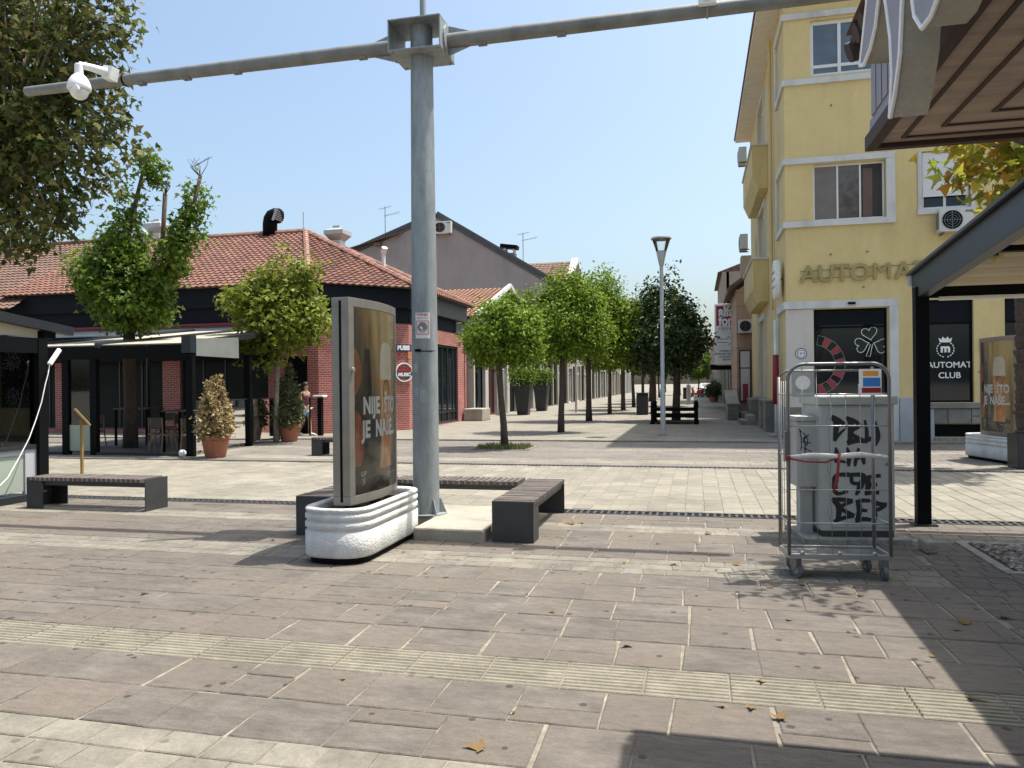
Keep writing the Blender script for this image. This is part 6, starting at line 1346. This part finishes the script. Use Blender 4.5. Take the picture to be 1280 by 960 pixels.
for nm, lb, y0, y1, zt, wm, x0 in (('cream_house', 'tall cream house rising behind the hanging sign', 58, 70, 9.6, m_shopc, 1.9), ('row_house', 'pale house farther along the right pavement', 70, 88, 5.5, m_whitew, 1.8), ('row_house', 'last house on the right before the parked white car', 88, 108, 6.2, m_pink, 1.9)):
    t = thing(nm, lb, 'building', (6, (y0 + y1) / 2, 0)); hs = [(y0 + 1 + 3 * k, y0 + 2.8 + 3 * k, .1, 2.6) for k in range(int((y1 - y0 - 2) / 3))] + [(y0 + 1 + 3 * k, y0 + 2.4 + 3 * k, 3.6, 5.0) for k in range(int((y1 - y0 - 2) / 3))]
    mb = MB(); wall_holes(mb, 'x', x0, .3, y0, y1, 0, zt, hs); part(t, 'wall', mb, wm); part(t, 'core', MB().box(x0 + .5, y0, 0, 10, y1, zt), wm); part(t, 'roof', MB().prism([(x0 - .3, zt), (10, zt), (6, zt + 1.6)], 'y', y0, y1), m_tile_d)
    for h in hs: window(t, 'x', x0, 1, *h, m_wpvc, m_dglass)
for k, (x, y, h) in enumerate(((1.35, 62, 1.5), (1.3, 67, 1.2))):
    t = thing('potted_shrub', ('dark green shrub by the right hand house fronts, nearer one', 'dark green shrub by the right hand house fronts, farther one')[k], 'potted plant', (x, y, 0), group='shrubs along the right pavement', local=True)
    part(t, 'pot', MB().lathe((0, 0, .02), [(.25, 0), (.32, .4), (.28, .4)], 14), m_terra); V, F, cc = crown([(0, 0, h * .7, .55, .8, h * .45)], 60, 24, .16, .12, 71 + k, shell=.5); leaf_obj(t, 'foliage', V, F, m_leaf_d)

# parked car and red scooter at the end
def car(loc, rz):
    t = thing('parked_car', 'white car parked across the far end of the street', 'car', loc, rz, local=True)
    prof = [(-2.0, .35), (2.0, .35), (2.05, .62), (1.95, .85), (.95, .95), (.35, 1.38), (-1.1, 1.42), (-1.75, 1.0), (-2.05, .9)]
    part(t, 'body', MB().prism([(p[0], p[1]) for p in prof], 'x', -.82, .82), m_carpaint, bevel=.06)
    part(t, 'windscreen', MB().add([(-.68, .97, .97), (.68, .97, .97), (.6, .41, 1.36), (-.6, .41, 1.36)], [(0, 1, 2, 3)]), m_dglass2)
    for s in (-1, 1):
        part(t, 'side_window', MB().box(s * .82, -1.2, 1.0, s * .824, .4, 1.33), m_dglass); part(t, 'headlight', MB().ball((s * .6, 1.98, .72), (.18, .06, .08)), m_inkwht)
        for y in (-1.25, 1.3): wq = part(t, 'wheel', MB().tube([(s * .68, y, .32), (s * .84, y, .32)], .32, 18), m_rubber); part(wq, 'rim', MB().tube([(s * .83, y, .32), (s * .85, y, .32)], .2, 12), m_cage)
    part(t, 'grille', MB().box(-.4, 2.04, .45, .4, 2.07, .62), m_black); part(t, 'number_plate', MB().box(-.26, 2.075, .5, .26, 2.08, .6), m_inkwht)
car((1.4, 112, .02), rad(180))
t = thing('parked_scooter', 'red motor scooter parked at the far end of the street left of the white car', 'scooter', (.05, 81, .02), rad(150), local=True)
part(t, 'body', MB().prism([(-.7, .35), (.1, .3), (.45, .35), (.6, .95), (.5, 1.0), (.3, .5), (0, .45), (-.1, .75), (-.75, .85)], 'y', -.16, .16), m_red, bevel=.03); part(t, 'saddle', MB().box(-.75, -.14, .85, -.05, .14, .95), m_black, bevel=.03); part(t, 'handlebar', MB().tube([(.5, -.35, 1.08), (.5, 0, 1.02), (.5, .35, 1.08)], .025, 7), m_black)
for x in (-.6, .7): part(t, 'wheel', MB().tube([(x, -.06, .25), (x, .06, .25)], .25, 16), m_rubber)

# trunk of a shaggy palm by the far advertisement
t = thing('palm_tree', 'shaggy dark palm trunk in a black planter at the right edge beside the far advertisement', 'tree', (5.74, 15.5, 0))
mb = MB(); px_, py_ = 5.74, 15.50
for k in range(58):
    q_ = random.uniform(.85, 1.12); mb.lathe((px_ + random.uniform(-.02, .02), py_ + random.uniform(-.02, .02), .55 + k * .12), [(.15, 0), (.185 * q_, .1), (.165, .13)], 9)
part(t, 'trunk', mb, m_bark); V, F, cc = crown([(px_, py_, 7.6, 1.0, 1.0, .5)], 60, 14, .5, .2, 88, shell=.3, droop=.6); leaf_obj(t, 'crown', V, F, m_leaf_d)
t = thing('square_planter', 'black square planter at the right edge holding the palm trunk', 'planter', (5.75, 15.5, 0)); part(t, 'tub', MB().box(5.50, 15.24, 0, 6.0, 15.74, .62), m_anth, bevel=.015); part(t, 'soil', MB().box(5.54, 15.28, .622, 5.96, 15.70, .63), m_soil)

# ------------------------------------------------------------------ woman walking by the pub wall
def skin_mesh(name, joints, edges, mat, root, sub=2):
    me = bpy.data.meshes.new(name); me.from_pydata([j[:3] for j in joints], edges, []); o = bpy.data.objects.new(name, me); COL.objects.link(o)
    md = o.modifiers.new('skin', 'SKIN'); md.use_smooth_shade = True
    for i, j in enumerate(joints): me.skin_vertices[0].data[i].radius = (j[3], j[4] if len(j) > 4 else j[3])
    me.skin_vertices[0].data[0].use_root = True
    o.modifiers.new('sub', 'SUBSURF').levels = sub; o.modifiers['sub'].render_levels = sub
    bpy.context.view_layer.update(); dg = bpy.context.evaluated_depsgraph_get(); m2 = bpy.data.meshes.new_from_object(o.evaluated_get(dg)); bpy.data.objects.remove(o)
    m2.materials.append(mat); o = bpy.data.objects.new(name, m2); COL.objects.link(o); o.parent = root
    m2.polygons.foreach_set('use_smooth', [True] * len(m2.polygons)); return o
pw = thing('person', 'woman in dark red tank top and light blue shorts walking past the brick wall', 'person', (-12.22, 22.42, 0), rad(-20), local=True)
J = [(0, 0, .92, .13, .15), (.0, 0, 1.10, .10, .125), (.02, 0, 1.28, .105, .14), (.02, 0, 1.40, .06, .08), (.03, 0, 1.47, .048), (.05, 0, 1.55, .075, .07), (.055, 0, 1.62, .085, .075), (.04, 0, 1.68, .055),
     (.0, .09, .86, .085), (.10, .09, .50, .055), (.16, .09, .10, .035), (.28, .09, .04, .028),
     (.0, -.09, .86, .085), (.02, -.09, .50, .055), (-.20, -.09, .13, .035), (-.12, -.09, .04, .028),
     (.0, .18, 1.37, .045), (-.08, .22, 1.12, .034), (-.02, .21, .90, .024), (.02, .2, .83, .024),
     (.0, -.18, 1.37, .045), (.06, -.22, 1.12, .034), (.20, -.20, .93, .024), (.26, -.19, .88, .024)]
Ed = [(0, 1), (1, 2), (2, 3), (3, 4), (4, 5), (5, 6), (6, 7), (0, 8), (8, 9), (9, 10), (10, 11), (0, 12), (12, 13), (13, 14), (14, 15), (3, 16), (16, 17), (17, 18), (18, 19), (3, 20), (20, 21), (21, 22), (22, 23)]
skin_mesh('body', J, Ed, m_skin, pw)
fq = MB(); fq.ball((.138, 0, 1.575), (.018, .014, .022), 8, 6); part(pw, 'nose', fq, m_skin, smooth=True, auto=False)
for s in (-1, 1): part(pw, 'eye', MB().ball((.125, s * .03, 1.60), .009, 8, 6), m_inkblk, smooth=True)
part(pw, 'hair', MB().ball((.025, 0, 1.645), (.098, .092, .10), 14, 10).ball((-.075, 0, 1.58), (.05, .06, .12), 10, 8), m_hair, smooth=True)
skin_mesh('tank_top', [(0, 0, .96, .135, .155), (.0, 0, 1.10, .115, .14), (.02, 0, 1.28, .12, .155), (.015, 0, 1.36, .075, .12)], [(0, 1), (1, 2), (2, 3)], m_top, pw)
skin_mesh('shorts', [(0, 0, .95, .14, .16), (.01, .09, .82, .10), (.06, .09, .62, .085), (.01, -.09, .82, .10), (.02, -.09, .62, .085)], [(0, 1), (1, 2), (0, 3), (3, 4)], m_short, pw)
part(pw, 'shoe', MB().ball((.24, .09, .05), (.13, .05, .05)), m_shoe, smooth=True); part(pw, 'shoe', MB().ball((-.14, -.09, .06), (.12, .05, .05)), m_shoe, smooth=True)
part(pw, 'bag', MB().ball((-.12, .2, 1.0), (.10, .05, .13)), m_inkblk, smooth=True)

# ------------------------------------------------------------------ fallen leaves
random.seed(19)
LP = [(182, 742, .1), (690, 766, .07), (601, 936, .13), (716, 655, .2), (728, 654, .12), (886, 668, .13), (790, 670, .07), (823, 680, .07), (780, 704, .09), (844, 706, .1), (919, 706, .12), (895, 713, .05), (786, 808, .1), (987, 776, .07), (953, 853, .08), (939, 885, .08), (973, 899, .12), (904, 884, .06), (1005, 732, .1), (1209, 780, .14), (1194, 788, .08), (1253, 772, .13), (1213, 874, .13), (963, 735, .08), (1076, 745, .07), (1167, 822, .06), (505, 690, .06), (555, 722, .08), (340, 676, .09), (113, 672, .06), (730, 620, .06), (745, 690, .07), (1255, 700, .14), (1262, 692, .16), (1240, 690, .12), (1228, 684, .1), (1000, 690, .1), (1011, 720, .11), (992, 716, .12), (1183, 748, .06), (640, 892, .05), (430, 850, .05), (660, 742, .05), (870, 745, .05), (1060, 790, .05)]
proto = None; sh, fs = leaf_shape('star')
for k, (u, v, s) in enumerate(LP):
    p = g(u, v)
    if proto is None:
        vs = [(a[0], a[1] - .3, .25 * (a[0] ** 2) + .18 * (a[1] - .3) ** 2 + .02) for a in sh]
        proto = mesh_obj('fallen_leaf', vs, fs, m_fallen); o = proto
        o['label'] = 'dry brown fallen plane leaf lying on the paving'; o['category'] = 'leaf'; o['group'] = 'fallen leaves on the paving'
    else: o = proto.copy(); COL.objects.link(o)
    o.location = (p[0], p[1], .006); o.scale = (s * .8, s * .8, s * 1.1); o.rotation_euler = (random.uniform(-.25, .25), random.uniform(-.25, .25), random.random() * 6.28)
    if 2.5 < p[0] and 7.1 < p[1]: o.location.z = .03
